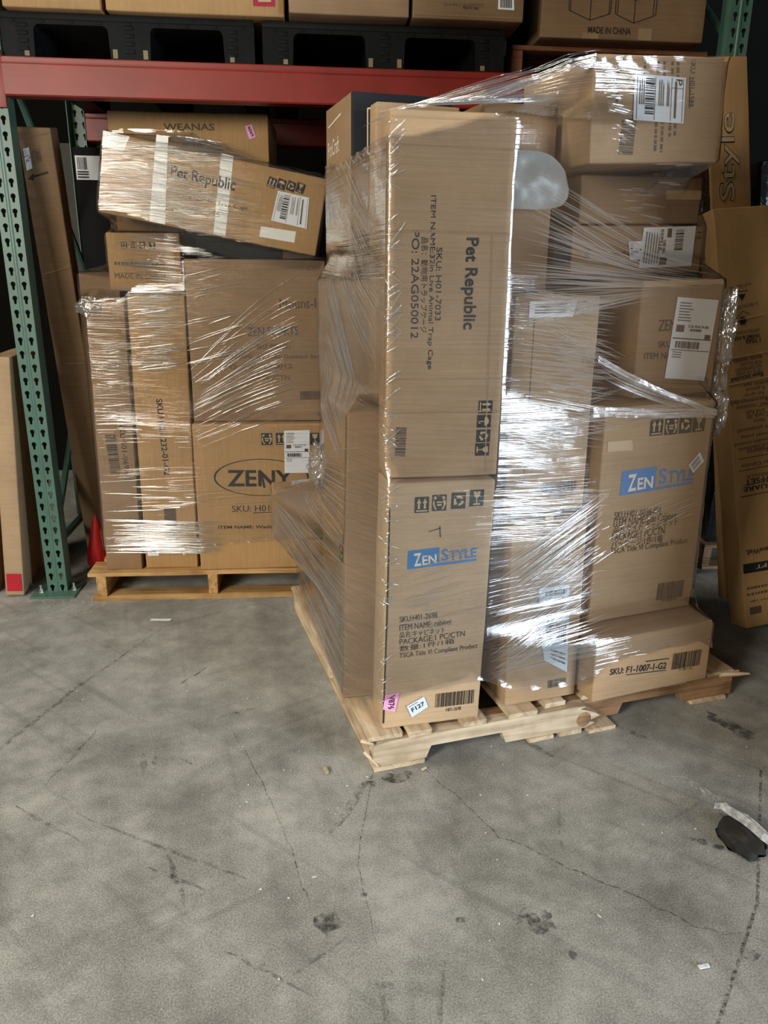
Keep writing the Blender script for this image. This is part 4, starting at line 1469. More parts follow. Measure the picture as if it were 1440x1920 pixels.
# knot on the near stringer
bm = bmesh.new()
bmesh.ops.create_cone(bm, cap_ends=True, segments=20, radius1=.026, radius2=.020, depth=.004, matrix=Matrix.Translation((.655, -.001, .044)) @ Matrix.Rotation(R(90), 4, 'X'))
link('knot', bm, M['wood_dark'], fp)
for k, (x0, x1, yy, yw, mt) in enumerate([(-.012, .085, .004, 0, 'wood_y'), (.100, .168, -.004, 0, 'wood_y'), (.262, .335, -.002, 0, 'wood_y'), (.405, .495, -.002, 1.5, 'wood_y'), (.53, .60, .02, 0, 'wood_y'), (.66, .75, .03, 0, 'wood_y'), (.82, .90, .03, 0, 'wood_y'), (.95, 1.03, .02, 0, 'wood_y'), (1.12, 1.215, .03, 0, 'wood_y')]):
    board(fp, 'deck_board', x0, x1, yy, 1.09, .0912, Z2, M[mt], k, yawd=0)
for k, (x0, x1, y0, y1) in enumerate([(0.0, .15, -.004, 1.10), (.475, .555, -.004, 1.10), (.575, .65, -.002, 1.10), (.67, .76, -.012, 1.10), (1.07, 1.20, .03, 1.10)]):
    board(fp, 'bottom_board', x0, x1, y0, y1, 0, .0140, M['wood_y'], 20 + k)
# torn splinters at the ends
for k, (a, b, r) in enumerate([((1.16, .03, .098), (1.262, .012, .093), .009), ((1.12, .036, .097), (1.235, .03, .099), .007), ((-.02, .02, .055), (.012, -.008, .02), .006), ((-.024, .028, .085), (.0, .0, .088), .007)]):
    bm = bmesh.new()
    add_tube(bm, [a, Vector(a).lerp(Vector(b), .6), b], [r, r * .8, r * .35], 6, 0, 1.3)
    link('splinter', bm, M['wood_x'], fp)

G1 = 'cartons on the front pallet'


def fc(label, P, w, d, h, yaw=0.0, **k):
    k.setdefault('group', G1)
    return carton(label, P, yaw, w, d, h, frame=FM, **k)


ZD = .108
fc('light carton with blue logo, pink V876 tag and F127 label, bottom of the front corner', (.034, .031, ZD), .284, .118, .702, -3.2, mat='kraft_light', roll=1.0, deco='C1', seed=1)
fc('tall carton with sideways trap cage print, topmost on the near corner', (.043, .052, .8165), .290, .120, .836, -8.5, mat='kraft', deco='C3', seed=2, bulge=.004)


def c2side(bm, ix, dims, disp):
    n = Vector((-1, 0, 0))
    f = lambda a, z: Vector((-disp((0, dims[1] - a, z), n) - .0012, dims[1] - a, z))
    f2 = lambda a, z: Vector((-disp((0, dims[1] - a, z), n) - .0018, dims[1] - a, z))
    put_icon(bm, 'up', (dims[1] - .045, .50), .045, 0, ix['ink'], ix['boxtone'], f, f2)
    put_icon(bm, 'recycle', (dims[1] - .045, .445), .045, 0, ix['ink'], ix['boxtone'], f, f2)
    put_text(bm, 'SKU:H01-2698', 1, (dims[1] - .05, .28), (dims[1] - .05, .10), .024, ix['ink2'], f)


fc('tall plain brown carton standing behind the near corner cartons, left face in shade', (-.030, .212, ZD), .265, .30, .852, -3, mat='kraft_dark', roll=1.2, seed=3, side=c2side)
fc('flat upright brown carton rising behind the trap cage carton', (.128, .432, .968), .24, .062, .770, 0, mat='kraft', roll=0, seed=4)
fc('plain carton stack base at the left rear of the front load, clouded by film', (.052, .555, ZD), .40, .245, 1.18, 0, mat='kraft_v', seed=5)


def c5side(bm, ix, dims, disp):
    n = Vector((-1, 0, 0))
    f = lambda a, z: Vector((-disp((0, dims[1] - a, z), n) - .0015, dims[1] - a, z))
    # kraft coloured end panel with white lettering
    for i in range(4):
        for j in range(5):
            put_poly(bm, [(.004 + (dims[1] - .008) * a / 4, .004 + (dims[2] - .008) * b / 5) for a, b in ((i, j), (i + 1, j), (i + 1, j + 1), (i, j + 1))], ix['kraft_tape'], f)
    f2 = lambda a, z: Vector((-disp((0, dims[1] - a, z), n) - .0022, dims[1] - a, z))
    put_text(bm, 'ProCraft', 0, (.03, dims[2] - .12), (.17, dims[2] - .115), .045, ix['paper'], f2)
    put_strip(bm, (.03, dims[2] - .055), (.19, dims[2] - .04), .005, ix['paper'], f2)


def c5front(bm, ix, dims, disp):
    c5side(bm, ix, dims, disp)
    n = Vector((0, -1, 0))
    f = lambda x, z: Vector((x, -disp((x, 0, z), n) - .0015, z))
    for a, b in (((.045, .335), (.045, .45)), ((.045, .45), (.17, .452)), ((.045, .335), (.17, .335))):
        put_strip(bm, a, b, .004, ix['paper'], f)


fc('black carton with a kraft end panel, tallest at the rear left', (.095, .552, 1.291), .30, .30, .492, 0, mat='black_card', seed=6, side=c5front)
fc('small carton hanging out past the left edge of the front load', (-.112, .853, .392), .30, .15, .176, -8, mat='kraft_dark', seed=7)
fc('low carton at the rear left corner under the overhanging small carton', (.015, .814, ZD), .40, .27, .280, 0, mat='kraft_dark', seed=8)
# middle of the load
fc('narrow carton with torn bluish labels under the barcode carton, in the streaked film', (.408, .036, ZD), .229, .255, .560, -1.5, mat='kraft', roll=-1.4, deco='C10', seed=9)
fc('carton with a lone barcode low on its face, behind the brightest film glare', (.394, .090, .677), .246, .34, .580, -1, mat='kraft', deco='C11', seed=10, roll=-.3)


def cgap(bm, ix, dims, disp):
    n = Vector((0, -1, 0))
    f = lambda x, z: Vector((x, -disp((x, 0, z), n) - .0015, z))
    f2 = lambda x, z: Vector((x, -disp((x, 0, z), n) - .002, z))
    for k, kd in enumerate(('recycle', 'recycle', 'up', 'up')):
        put_icon(bm, kd, (dims[0] - .045 - .0 * k, .10 + .055 * k), .035, 90, ix['ink'], ix['boxtone'], f, f2)


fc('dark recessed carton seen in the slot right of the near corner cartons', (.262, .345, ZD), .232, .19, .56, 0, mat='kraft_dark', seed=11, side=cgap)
fc('brown carton with clear tape high behind the trap cage carton', (.345, .220, 1.264), .205, .20, .452, 0, mat='kraft_dark', seed=12, deco=None)
# right stack
fc('long low carton with one underlined code line and barcode, front right edge of the pallet', (.652, -.034, ZD + .011), .405, .36, .198, .8, mat='kraft', roll=-1.6, deco='C13', seed=13)
fc('big carton with blue logo above six lines of print, on the long low carton', (.671, .050, .332), .362, .30, .636, 1.2, mat='kraft', roll=-1.1, deco='C12', seed=14)
fc('carton with a tilted long shipping label, right edge above the blue logo carton', (.782, .108, .978), .272, .27, .318, 2, mat='kraft_dark', roll=-1.6, deco='C14', seed=15)
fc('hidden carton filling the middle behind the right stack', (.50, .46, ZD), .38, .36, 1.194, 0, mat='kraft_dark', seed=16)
fc('flat carton with two shipping labels, on top of the long label carton', (.609, .205, 1.3075), .419, .40, .126, -.6, mat='kraft_dark', roll=-1.2, deco='C17', seed=17)
fc('plain flat carton directly under the topmost carton of the right stack', (.642, .235, 1.439), .384, .34, .123, -.7, mat='kraft_dark', roll=-1.2, deco='C16', seed=18)
fc('topmost carton of the right stack, with a large white label and sideways print', (.577, .100, 1.569), .372, .37, .242, -1.2, mat='kraft', roll=-3.0, deco='C15', seed=19)

# rounded pale plastic item wedged in the gap
bm = bmesh.new()
NU, NV = 16, 10
grid = []
for i in range(NU + 1):
    row = []
    for j in range(NV + 1):
        u_, v_ = i / NU, j / NV
        x = .335 + .225 * u_
        cut = math.sqrt(max(0, 1 - max(0, (u_ - .55) / .45) ** 2))
        z = 1.465 + .125 * (1 - cut) * .2 + (.135 * v_) * (.25 + .75 * cut)
        y = .145 + .010 * (1 - math.sin(math.pi * v_) ** .5) + .012 * (1 - cut) + .009 * noise.noise(Vector((x * 20, z * 20, 0)))
        row.append(bm.verts.new((x, y, z)))
    grid.append(row)
for i in range(NU):
    for j in range(NV):
        bm.faces.new((grid[i][j], grid[i + 1][j], grid[i + 1][j + 1], grid[i][j + 1]))
r = bmesh.ops.solidify(bm, geom=bm.faces[:], thickness=-.02)
pad = link('plastic_pad', bm, M['pad'])
pad.matrix_world = FM
tag(pad, 'rounded shiny pale plastic pad wedged between the trap cage carton and right stack', 'packing pad')

# ------------------------------------------------------------------ left load
lp = empty('wooden_pallet', (-.92, 3.005, 0))
tag(lp, 'orange toned wooden pallet under the left load, inside the rack', 'pallet')
LW, LD = 1.016, 1.1
for k, y in enumerate((0, .17, .33, .49, .65, .81, .97)):
    board(lp, 'deck_board', -.012 if k == 0 else 0.012, LW, y, y + (.135 if k == 0 else .095), .105, .121, M['wood_warm_x'], 40 + k)
for x in (.02, .47, .975):
    board(lp, 'stringer', x, x + .037, .004, LD - .02, .0165, .1045, M['wood_warm_y'], 50)
for k, y in enumerate((-.008, .25, .48, .72, .98)):
    board(lp, 'bottom_board', 0, LW, y, y + .095, 0, .016, M['wood_warm_x'], 60 + k)

G2 = 'cartons on the left pallet'


def lc(label, P, w, d, h, yaw=0.0, **k):
    k.setdefault('group', G2)
    return carton(label, P, yaw, w, d, h, **k)


ZL = .1225
lc('oval logo washing machine carton at the bottom of the left load', (-.478, 3.012, ZL), .512, .52, .610, .6, mat='kraft_warm', deco='L3', seed=31)
lc('large carton with faded print through cloudy film, on the oval logo carton', (-.473, 3.050, .7345), .525, .58, .612, .6, mat='kraft_dark', deco='L4', seed=32)
lc('tall slim carton with bold sideways code print, directly beside the oval logo carton', (-.706, 3.045, ZL), .212, .30, 1.095, 1, mat='kraft_warm', roll=.9, deco='L2', seed=33)
lc('tall slim carton with thin sideways print and barcode, left end of the left load', (-.862, 3.036, ZL), .143, .20, 1.075, 1, mat='kraft_dark', roll=1.2, deco='L1', seed=34)
lc('tall brown carton at the rear left corner of the left load', (-.938, 3.30, ZL), .158, .36, 1.172, 0, mat='kraft_dark', seed=35, roll=.5)
lc('small carton with MADE IN CHINA print, on the two tall slim cartons', (-.765, 3.125, 1.226), .272, .50, .212, .5, mat='kraft_warm', deco='L5', seed=36)
lc('tilted pet carton with white tape strips across the left load', (-.764, 3.045, 1.503), .793, .29, .270, -2.0, mat='kraft_warm', roll=10.5, deco='L6', seed=37)
lc('topmost left carton with pink 6069 tag, just under the red beam', (-.782, 3.395, 1.452), .622, .40, .440, -2.5, mat='kraft_warm', deco='L7', seed=38, rough=.004, edge=.004)
lc('brown carton at the back right of the left load, behind the pet carton', (-.12, 3.40, 1.352), .26, .30, .22, -4, mat='kraft_dark', seed=39)

# ------------------------------------------------------------------ cartons on the plastic pallets
G3 = 'cartons on the black plastic pallets'
lc('plain carton at the left end above the red beam', (-1.02, 3.075, 2.1435), .322, .50, .50, 0, mat='kraft_warm', seed=41, group=G3)
lc('carton with a red printed square above the red beam', (-.682, 3.075, 2.1435), .604, .50, .50, 0, mat='kraft_warm', deco='T2', seed=42, group=G3)
lc('film wrapped carton above the beam, between the red square carton and barcode sticker carton', (-.064, 3.025, 2.1435), .415, .50, .50, .2, mat='kraft_dark', seed=43, group=G3)
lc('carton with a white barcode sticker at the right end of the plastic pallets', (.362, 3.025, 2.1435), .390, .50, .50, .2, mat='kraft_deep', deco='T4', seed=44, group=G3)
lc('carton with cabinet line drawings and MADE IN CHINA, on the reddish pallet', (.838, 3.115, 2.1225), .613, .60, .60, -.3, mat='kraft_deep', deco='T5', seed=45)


# ------------------------------------------------------------------ leaning cartons at the sides
def leaning(label, base, top, w, d, L, yaw, mat, deco, seed, **k):
    """A carton whose front-left edge runs from base to top."""
    b, t = Vector(base), Vector(top)
    z = (t - b).normalized()
    x = Vector((math.cos(R(yaw)), math.sin(R(yaw)), 0))
    x = (x - z * x.dot(z)).normalized()
    y = z.cross(x)
    m = Matrix((x, y, z)).transposed().to_4x4()
    m.translation = b
    return carton(label, (0, 0, 0), 0, w, d, L, mat=mat, deco=deco, seed=seed, frame=m, **k)


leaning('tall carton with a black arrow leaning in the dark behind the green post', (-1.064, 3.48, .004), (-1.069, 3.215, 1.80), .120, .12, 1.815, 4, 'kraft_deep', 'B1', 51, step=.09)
leaning('slim flat carton with a red sticker leaning on the left post', (-1.290, 3.065, .008), (-1.228, 3.085, .985), .074, .55, .98, 6, 'kraft', None, 52, step=.09)
bm = bmesh.new()
add_box(bm, .010, .066, -.0052, -.0035, .022, .098)
rs = link('red_sticker', bm, M['red_label'], bpy.context.scene.objects[BOXES[-1][0].name])
leaning('dull carton at the frame edge left of the red sticker carton', (-1.452, 3.10, .004), (-1.425, 3.11, .40), .115, .5, .42, 6, 'kraft_dark', None, 53, step=.09)
leaning('tall carton with upside down umbrella text leaning on the right post', (1.610, 2.500, .036), (1.430, 2.830, 1.535), .30, .095, 1.545, 8, 'kraft_warm', 'R2', 54, step=.09)
leaning('taller carton with big sideways outlined lettering behind the umbrella carton', (1.66, 2.76, .036), (1.428, 3.018, 2.06), .172, .04, 2.05, 8, 'kraft_warm', 'R1', 55, step=.09)
R1OBJ = BOXES[-1][0]

for k in range(3):  # unseen stack, added to keep the door light off the right side
    carton(('bottom', 'middle', 'top')[k] + ' carton of the added unseen stack past the right edge, blocking door light', (1.56, 1.22, .003 + .810 * k), 0, .75, .85, .80, mat='kraft', seed=61 + k, step=.12, group='added stack blocking door light, past the right edge')

# ------------------------------------------------------------------ other things around
o = R1OBJ
bm = bmesh.new()
rg = random.Random(3)
prev = None
for i in range(40):   # shredded felt edge hanging on the carton's left side
    z = 1.30 + .012 * i
    c = [bm.verts.new((-.004 - a - rg.uniform(0, .010), b, z)) for a, b in ((.0, .004), (.030, .0), (.036, .03), (.0, .07))]
    if prev:
        for k in range(3):
            bm.faces.new((prev[k], prev[k + 1], c[k + 1], c[k]))
    prev = c
link('shredded_edge', bm, M['foam_dark'], o)

# load under black film, far right
bp = empty('wooden_pallet', (1.78, 3.18, 0))
tag(bp, 'dark wooden pallet under the black wrapped load at the back right', 'pallet')
for k in range(5):
    board(bp, 'deck_board', 0, 1.0, .0 + k * .2, .12 + k * .2, .105, .120, M['wood_dark'], 80 + k)
for x in (0, .48, .962):
    board(bp, 'stringer', x, x + .038, .004, .92, .0155, .1045, M['wood_dark'], 90)
for k in range(3):
    board(bp, 'bottom_board', 0, 1.0, .0 + k * .4, .1 + k * .4, 0, .015, M['wood_dark'], 95 + k)
bm = bmesh.new()
add_box(bm, 1.80, 2.74, 3.20, 4.05, .122, 1.75, 0, .03)
bmesh.ops.subdivide_edges(bm, edges=bm.edges[:], cuts=9, use_grid_fill=True)
for v in bm.verts:
    p = v.co * 7
    v.co += Vector((noise.noise(p), noise.noise(p + Vector((9, 0, 0))), 0)) * .022
    if v.co.z < .13:
        v.co.z = .122
o = link('wrapped_load', bm, M['rubber'], None, 20)
tag(o, 'dark load wrapped in shiny black film at the back right', 'wrapped load')
M['rubber_gloss'] = plain('shiny_black_film', (0.012, 0.013, 0.015), 0.18, 0.8, scale=30, bump=1.0)
o.data.materials[0] = M['rubber_gloss']

# boards in the dark behind the arrow carton
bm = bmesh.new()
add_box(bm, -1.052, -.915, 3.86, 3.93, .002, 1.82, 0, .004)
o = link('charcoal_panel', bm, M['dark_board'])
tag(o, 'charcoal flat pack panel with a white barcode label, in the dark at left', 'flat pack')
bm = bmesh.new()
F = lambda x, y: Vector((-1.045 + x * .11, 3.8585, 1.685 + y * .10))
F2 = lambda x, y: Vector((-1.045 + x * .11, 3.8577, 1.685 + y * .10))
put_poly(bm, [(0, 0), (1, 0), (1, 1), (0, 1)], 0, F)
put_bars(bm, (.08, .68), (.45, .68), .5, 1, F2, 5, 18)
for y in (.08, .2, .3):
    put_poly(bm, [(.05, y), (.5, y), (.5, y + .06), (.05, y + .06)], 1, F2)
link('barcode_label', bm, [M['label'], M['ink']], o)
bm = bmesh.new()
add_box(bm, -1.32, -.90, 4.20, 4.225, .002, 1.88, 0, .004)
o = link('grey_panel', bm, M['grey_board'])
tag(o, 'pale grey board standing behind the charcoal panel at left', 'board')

# red tarpaulin bag
bm = bmesh.new()
bmesh.ops.create_uvsphere(bm, u_segments=22, v_segments=14, radius=1)
for v in bm.verts:
    x, y, z = v.co
    zz = (z + 1) / 2
    s = (1 - zz) ** .75 + .10
    s = min(s, .95) if z > -.98 else .9
    k = 1 + .12 * noise.noise(Vector((x * 3, y * 3, z * 2)))
    v.co = Vector((-.990 + x * .046 * s * k / max(.35, math.hypot(x, y)) * min(1, math.hypot(x, y) * 1.6) + .012 * zz, 3.35 + y * .06 * s * k, .006 + zz * .26))
o = link('tarpaulin_bag', bm, M['red_fabric'])
tag(o, 'bright red fabric bundle peeking out behind the left load', 'bag')

# beige loop on the red sticker carton
bm = bmesh.new()
top = Vector((-1.245, 3.12, .990))
pts = [(-1.262, 3.10, 1.000), (-1.245, 3.10, 1.012), (-1.228, 3.10, 1.035), (-1.222, 3.10, 1.075), (-1.232, 3.10, 1.115), (-1.252, 3.10, 1.14), (-1.30, 3.10, 1.15)]
add_tube(bm, pts, .012, 10)
o = link('cardboard_loop', bm, M['boxtone'])
tag(o, 'beige curved cardboard loop resting on the red sticker carton', 'loop')

# curled cardboard on the floor, far right
bm = bmesh.new()
prev = None
for i in range(15):
    t = i / 14
    x = 1.66 + .34 * t
    y0 = 2.36 + .02 * math.sin(t * 3)
    z = .004 + .055 * (t ** 2)
    c = (bm.verts.new((x, y0, z + .012)), bm.verts.new((x + .02, y0 + .10, z)))
    if prev:
        bm.faces.new((prev[0], c[0], c[1], prev[1]))
    prev = c
bmesh.ops.solidify(bm, geom=bm.faces[:], thickness=.005)
o = link('cardboard_scrap', bm, M['kraft_warm'])
tag(o, 'curled brown cardboard scrap on the floor below the umbrella carton', 'scrap')

# rubber lump and torn film on the floor, right
bm = bmesh.new()
bmesh.ops.create_icosphere(bm, subdivisions=3, radius=1)
for v in bm.verts:
    n = v.co.copy()
    k = 1 + .22 * noise.noise(n * 2.2) + .08 * noise.noise(n * 7)
    v.co = Vector((1.020 + n.x * .052 * k + .22 * n.y * .02, 1.462 + n.y * .072 * k, .003 + max(0, n.z * .030 * k) + .010 * (n.z < 0) * 0))
o = link('rubber_lump', bm, M['rubber'])
tag(o, 'flat black rubber lump on the floor at the right edge', 'debris')
bm = bmesh.new()
prev = None
cl = [(1.000, 1.560, .022), (1.012, 1.545, .034), (1.022, 1.515, .038), (1.035, 1.490, .040), (1.044, 1.462, .040), (1.054, 1.432, .036), (1.075, 1.408, .026), (1.11, 1.402, .012), (1.17, 1.405, .008)]
for i, p in enumerate(cl):
    w = .62 * (.004, .012, .017, .020, .019, .018, .015, .010, .006)[i]
    zz = .010 * noise.noise(Vector((i * 1.7, 0, 3)))
    c = [bm.verts.new((p[0] - w * .9, p[1] - w * .5, p[2] - .008)), bm.verts.new((p[0] - w * .2, p[1], p[2] + .008 + zz)), bm.verts.new((p[0] + w * .4, p[1] + w * .2, p[2] - .003)), bm.verts.new((p[0] + w, p[1] + w * .5, p[2] + .004 - zz))]
    if prev:
        for k in range(3):
            bm.faces.new((prev[k], c[k], c[k + 1], prev[k + 1]))
    prev = c
bmesh.ops.solidify(bm, geom=bm.faces[:], thickness=.0015)
o = link('film_scrap', bm, M['scrap_white'], None, 20)
tag(o, 'twisted silvery film scrap lying over the black rubber lump', 'scrap')


def chip(label, c, s, rot, mat, name='wood_chip', cat='chip'):
    bm = bmesh.new()
    add_box(bm, -s[0] / 2, s[0] / 2, -s[1] / 2, s[1] / 2, .0015, .0015 + s[2], 0, min(s) * .2)
    rg = random.Random(int(c[0] * 1000))
    for v in bm.verts:
        v.co.x += rg.uniform(-.12, .12) * s[0] * .5
        v.co.y += rg.uniform(-.12, .12) * s[1]
    o = link(name, bm, M[mat])
    o.location = (c[0], c[1], 0.0012)
    o.rotation_euler = (0, 0, rot)
    tag(o, label, cat)


chip('pale wood chip on the floor left of the front pallet corner', (.016, 1.803), (.009, .024, .006), .25, 'wood_y')
chip('small torn printed paper scrap on the floor before the left pallet', (-.610, 2.800), (.075, .016, .0012), -.1, 'label', 'paper_scrap', 'scrap')
chip('tiny white scrap on the floor near the bottom right corner', (.752, 1.121), (.022, .008, .003), .1, 'scrap_white', 'plastic_scrap', 'scrap')
chip('thin wood splinter on the floor right of the front pallet corner', (.285, 1.79), (.016, .006, .004), .6, 'wood_y', 'wood_splinter', 'chip')


# ------------------------------------------------------------------ stretch film
CE = [(0, 1), (0, 2), (0, 4), (1, 3), (1, 5), (2, 3), (2, 6), (3, 7), (4, 5), (4, 6), (5, 7), (6, 7)]


def corners(mw, dims, inv):
    return [inv @ mw @ Vector((dims[0] * (k & 1), dims[1] * ((k >> 1) & 1), dims[2] * ((k >> 2) & 1))) for k in range(8)]


def hull2(pts):
    pts = sorted(set((round(x, 5), round(y, 5)) for x, y in pts))
    if len(pts) < 3:
        return pts
    def half(ps):
        h = []
        for p in ps:
            while len(h) > 1 and (h[-1][0] - h[-2][0]) * (p[1] - h[-2][1]) - (h[-1][1] - h[-2][1]) * (p[0] - h[-2][0]) <= 0:
                h.pop()
            h.append(p)
        return h
    a, b = half(pts), half(pts[::-1])
    return a[:-1] + b[:-1]


class Wrap:
    def __init__(s, boxes, frame, centre, z0, z1, dz=.010, nphi=520, win=3):
        inv = frame.inverted()
        cs = [corners(mw, d, inv) for _, mw, d in boxes]
        s.frame, s.c = frame, centre
        s.zs = np.arange(z0, z1 + dz, dz)
        s.ph = np.linspace(0, 2 * math.pi, nphi, endpoint=False)
        d = np.stack([np.cos(s.ph), np.sin(s.ph)], 1)
        rows = []
        for z in s.zs:
            pts = []
            for c in cs:
                for a, b in CE:
                    za, zb = c[a].z, c[b].z
                    if (za - z) * (zb - z) <= 0 and abs(za - zb) > 1e-6:
                        t = (z - za) / (zb - za)
                        q = c[a].lerp(c[b], t)
                        pts.append((q.x, q.y))
            h = hull2(pts) if len(pts) >= 3 else []
            if len(h) < 3:
                rows.append(rows[-1] if rows else np.full(nphi, .3))
                continue
            h = np.array(h)
            e = np.roll(h, -1, 0) - h
            n = np.stack([e[:, 1], -e[:, 0]], 1)
            n /= np.linalg.norm(n, axis=1)[:, None] + 1e-9
            num = np.sum(n * (h - np.array(centre)), 1)
            num = np.maximum(num, .02)
            den = d @ n.T
            r = np.where(den > 1e-6, num[None, :] / np.maximum(den, 1e-6), 1e9).min(1)
            rows.append(r)
        r = np.array(rows)
        k = win
        pad_ = np.pad(r, ((k, k), (0, 0)), 'edge')
        mx = np.max([pad_[i:i + len(r)] for i in range(2 * k + 1)], 0)
        pad_ = np.pad(mx, ((k, k), (0, 0)), 'edge')
        s.r = np.mean([pad_[i:i + len(r)] for i in range(2 * k + 1)], 0) + .0055

    def rad(s, phi, z):
        fz = np.clip((z - s.zs[0]) / (s.zs[1] - s.zs[0]), 0, len(s.zs) - 1.001)
        n = len(s.ph)
        fp_ = (phi % (2 * math.pi)) / (2 * math.pi) * n
        i, j = int(fz), int(fp_) % n
        a, b = fz - i, fp_ - int(fp_)
        r = s.r
        return (r[i, j] * (1 - b) + r[i, (j + 1) % n] * b) * (1 - a) + (r[i + 1, j] * (1 - b) + r[i + 1, (j + 1) % n] * b) * a

    def pt(s, phi, z, off=0.0):
        q = s.rad(phi, z) + off
        return Vector((s.c[0] + q * math.cos(phi), s.c[1] + q * math.sin(phi), z))

    def phi_at(s, x, y):
        return math.atan2(y - s.c[1], x - s.c[0]) % (2 * math.pi)

    def sheet(s, name, parent, mat, zlo, zhi, nrow, off=0.0, skew=0.05, wr=.0012, seed=1, phis=None, fans=()):
        bm = bmesh.new()
        uvl = bm.loops.layers.uv.new('film')
        ph = s.ph if phis is None else phis
        rg = random.Random(seed)
        W = [(rg.uniform(2, 30), rg.uniform(20, 160), rg.uniform(0, 6.28), rg.uniform(.3, 1)) for _ in range(9)]
        cols, uvs = [], []
        arc = 0.0
        pm = None
        for p in ph:
            a, b = zlo(p), zhi(p)
            m = s.pt(p, (a + b) / 2)
            if pm is not None:
                arc += (m - pm).length
            pm = m
            col, uc = [], []
            for k in range(nrow + 1):
                z = a + (b - a) * k / nrow
                w = sum(c[3] * math.sin(p * c[0] + z * c[1] + c[2]) for c in W) / 4
                edge = math.exp(-k / 2.0) + math.exp(-(nrow - k) / 2.0)
                q = s.pt(p, z, off + wr * (1 + w) + .003 * edge * (1 + math.sin(p * 40 + k)))
                col.append(bm.verts.new(q))
                uc.append((arc, z + skew * math.sin(arc * 2.1 + seed) * math.sin(z * 5.0 + arc * .8 + seed) + .35 * skew * math.sin(arc * 5.3 + z * 9)))
            cols.append(col)
            uvs.append(uc)
        n = len(cols)
        for i in range(n if phis is None else n - 1):
            i2 = (i + 1) % n
            for k in range(nrow):
                f = bm.faces.new((cols[i][k], cols[i2][k], cols[i2][k + 1], cols[i][k + 1]))
                us = [uvs[i][k], uvs[i2][k], uvs[i2][k + 1], uvs[i][k + 1]]
                if i2 == 0:
                    us[1] = (arc + .01, us[1][1])
                    us[2] = (arc + .01, us[2][1])
                for l, u in zip(f.loops, us):
                    l[uvl].uv = u
        for k, fan in enumerate(fans):
            s.creases(bm, uvl, fan, off + .0035, seed * 50 + k)
        return link(name, bm, [mat, M['film_line']], parent, 180)

    def creases(s, bm, uvl, fan, off, seed):
        """Taut creases: thin raised ridges running straight from one guide span to another.
        fan = (count, (x, y, zlo, zhi), (x, y, zlo, zhi), shortest and longest share of the run, ridge width)"""
        n, A, B, (s0, s1), wd = fan
        rg = random.Random(seed)
        pa, pb = s.phi_at(A[0], A[1]), s.phi_at(B[0], B[1])
        if pb - pa > math.pi:
            pb -= 2 * math.pi
        if pa - pb > math.pi:
            pa -= 2 * math.pi
        for _ in range(n):
            q = rg.random()
            za = A[2] + (A[3] - A[2]) * q + rg.gauss(0, .004)
            zb = B[2] + (B[3] - B[2]) * min(1, max(0, q + rg.gauss(0, .05))) + rg.gauss(0, .004)
            ln = rg.uniform(s0, s1)
            t0 = rg.uniform(0, 1 - ln)
            w = wd * rg.uniform(.5, 1.3)
            N = 14
            line = []
            for i in range(N + 1):
                t = t0 + ln * i / N
                line.append(s.pt(pa + (pb - pa) * t, za + (zb - za) * t, off))
            prev = None
            for i, p in enumerate(line):
                tg = (line[min(i + 1, N)] - line[max(i - 1, 0)]).normalized()
                nr = Vector((p.x - s.c[0], p.y - s.c[1], 0))
                e = (s.pt(s.phi_at(p.x, p.y) + .004, p.z) - s.pt(s.phi_at(p.x, p.y) - .004, p.z))
                nn = Vector((e.y, -e.x, 0))
                if nn.dot(nr) < 0:
                    nn = -nn
                nn.normalize()
                bb = nn.cross(tg).normalized()
                tp = min(1, 4 * min(i, N - i) / N + .12)
                c = []
                for x, h in ((-.5, 0), (-.3, .3), (0, .42), (.3, .3), (.5, 0)):
                    c.append(bm.verts.new(p + bb * x * w * tp + nn * h * w * tp))
                if prev:
                    for k in range(4):
                        fc_ = bm.faces.new((prev[k], prev[k + 1], c[k + 1], c[k]))
                        fc_.material_index = 1
                prev = c

    def rope(s, parent, pts, width, seed, strands=7, off=.004):
        """Gathered edge of a film pass: a bundle of stretched strands along (x, y, z) guide points."""
        bm = bmesh.new()
        uvl = bm.loops.layers.uv.new('film')
        rg = random.Random(seed)
        g = []
        for a, b in zip(pts, pts[1:]):
            pa, pb = s.phi_at(a[0], a[1]), s.phi_at(b[0], b[1])
            if pb - pa > math.pi:
                pb -= 2 * math.pi
            if pa - pb > math.pi:
                pa -= 2 * math.pi
            for i in range(24):
                t = i / 24
                g.append((pa + (pb - pa) * t, a[2] + (b[2] - a[2]) * t))
        for k in range(strands):
            o0 = rg.uniform(-.5, .5)
            f1_, f2_ = rg.uniform(1, 4), rg.uniform(0, 6)
            line = []
            for i, (p, z) in enumerate(g):
                t = i / len(g)
                line.append(s.pt(p, z + width * (o0 + .05 * math.sin(t * 6.28 * f1_ + f2_) + (rg.uniform(-.4, .4) if i == 0 else 0) * 0), off + .002 * rg.random()))
            ht = rg.uniform(.0012, .004)
            prev = None
            for i, q in enumerate(line):
                c = (bm.verts.new(q + Vector((0, 0, -ht))), bm.verts.new(q + Vector((0, 0, ht))))
                if prev:
                    f = bm.faces.new((prev[0], c[0], c[1], prev[1]))
                    for l, u in zip(f.loops, ((i - 1, 0), (i, 0), (i, 1), (i - 1, 1))):
                        l[uvl].uv = (u[0] * .02, u[1] * .01 + k)
                prev = c
        return link('gathered_edge', bm, M['film_rope'], parent, 180)

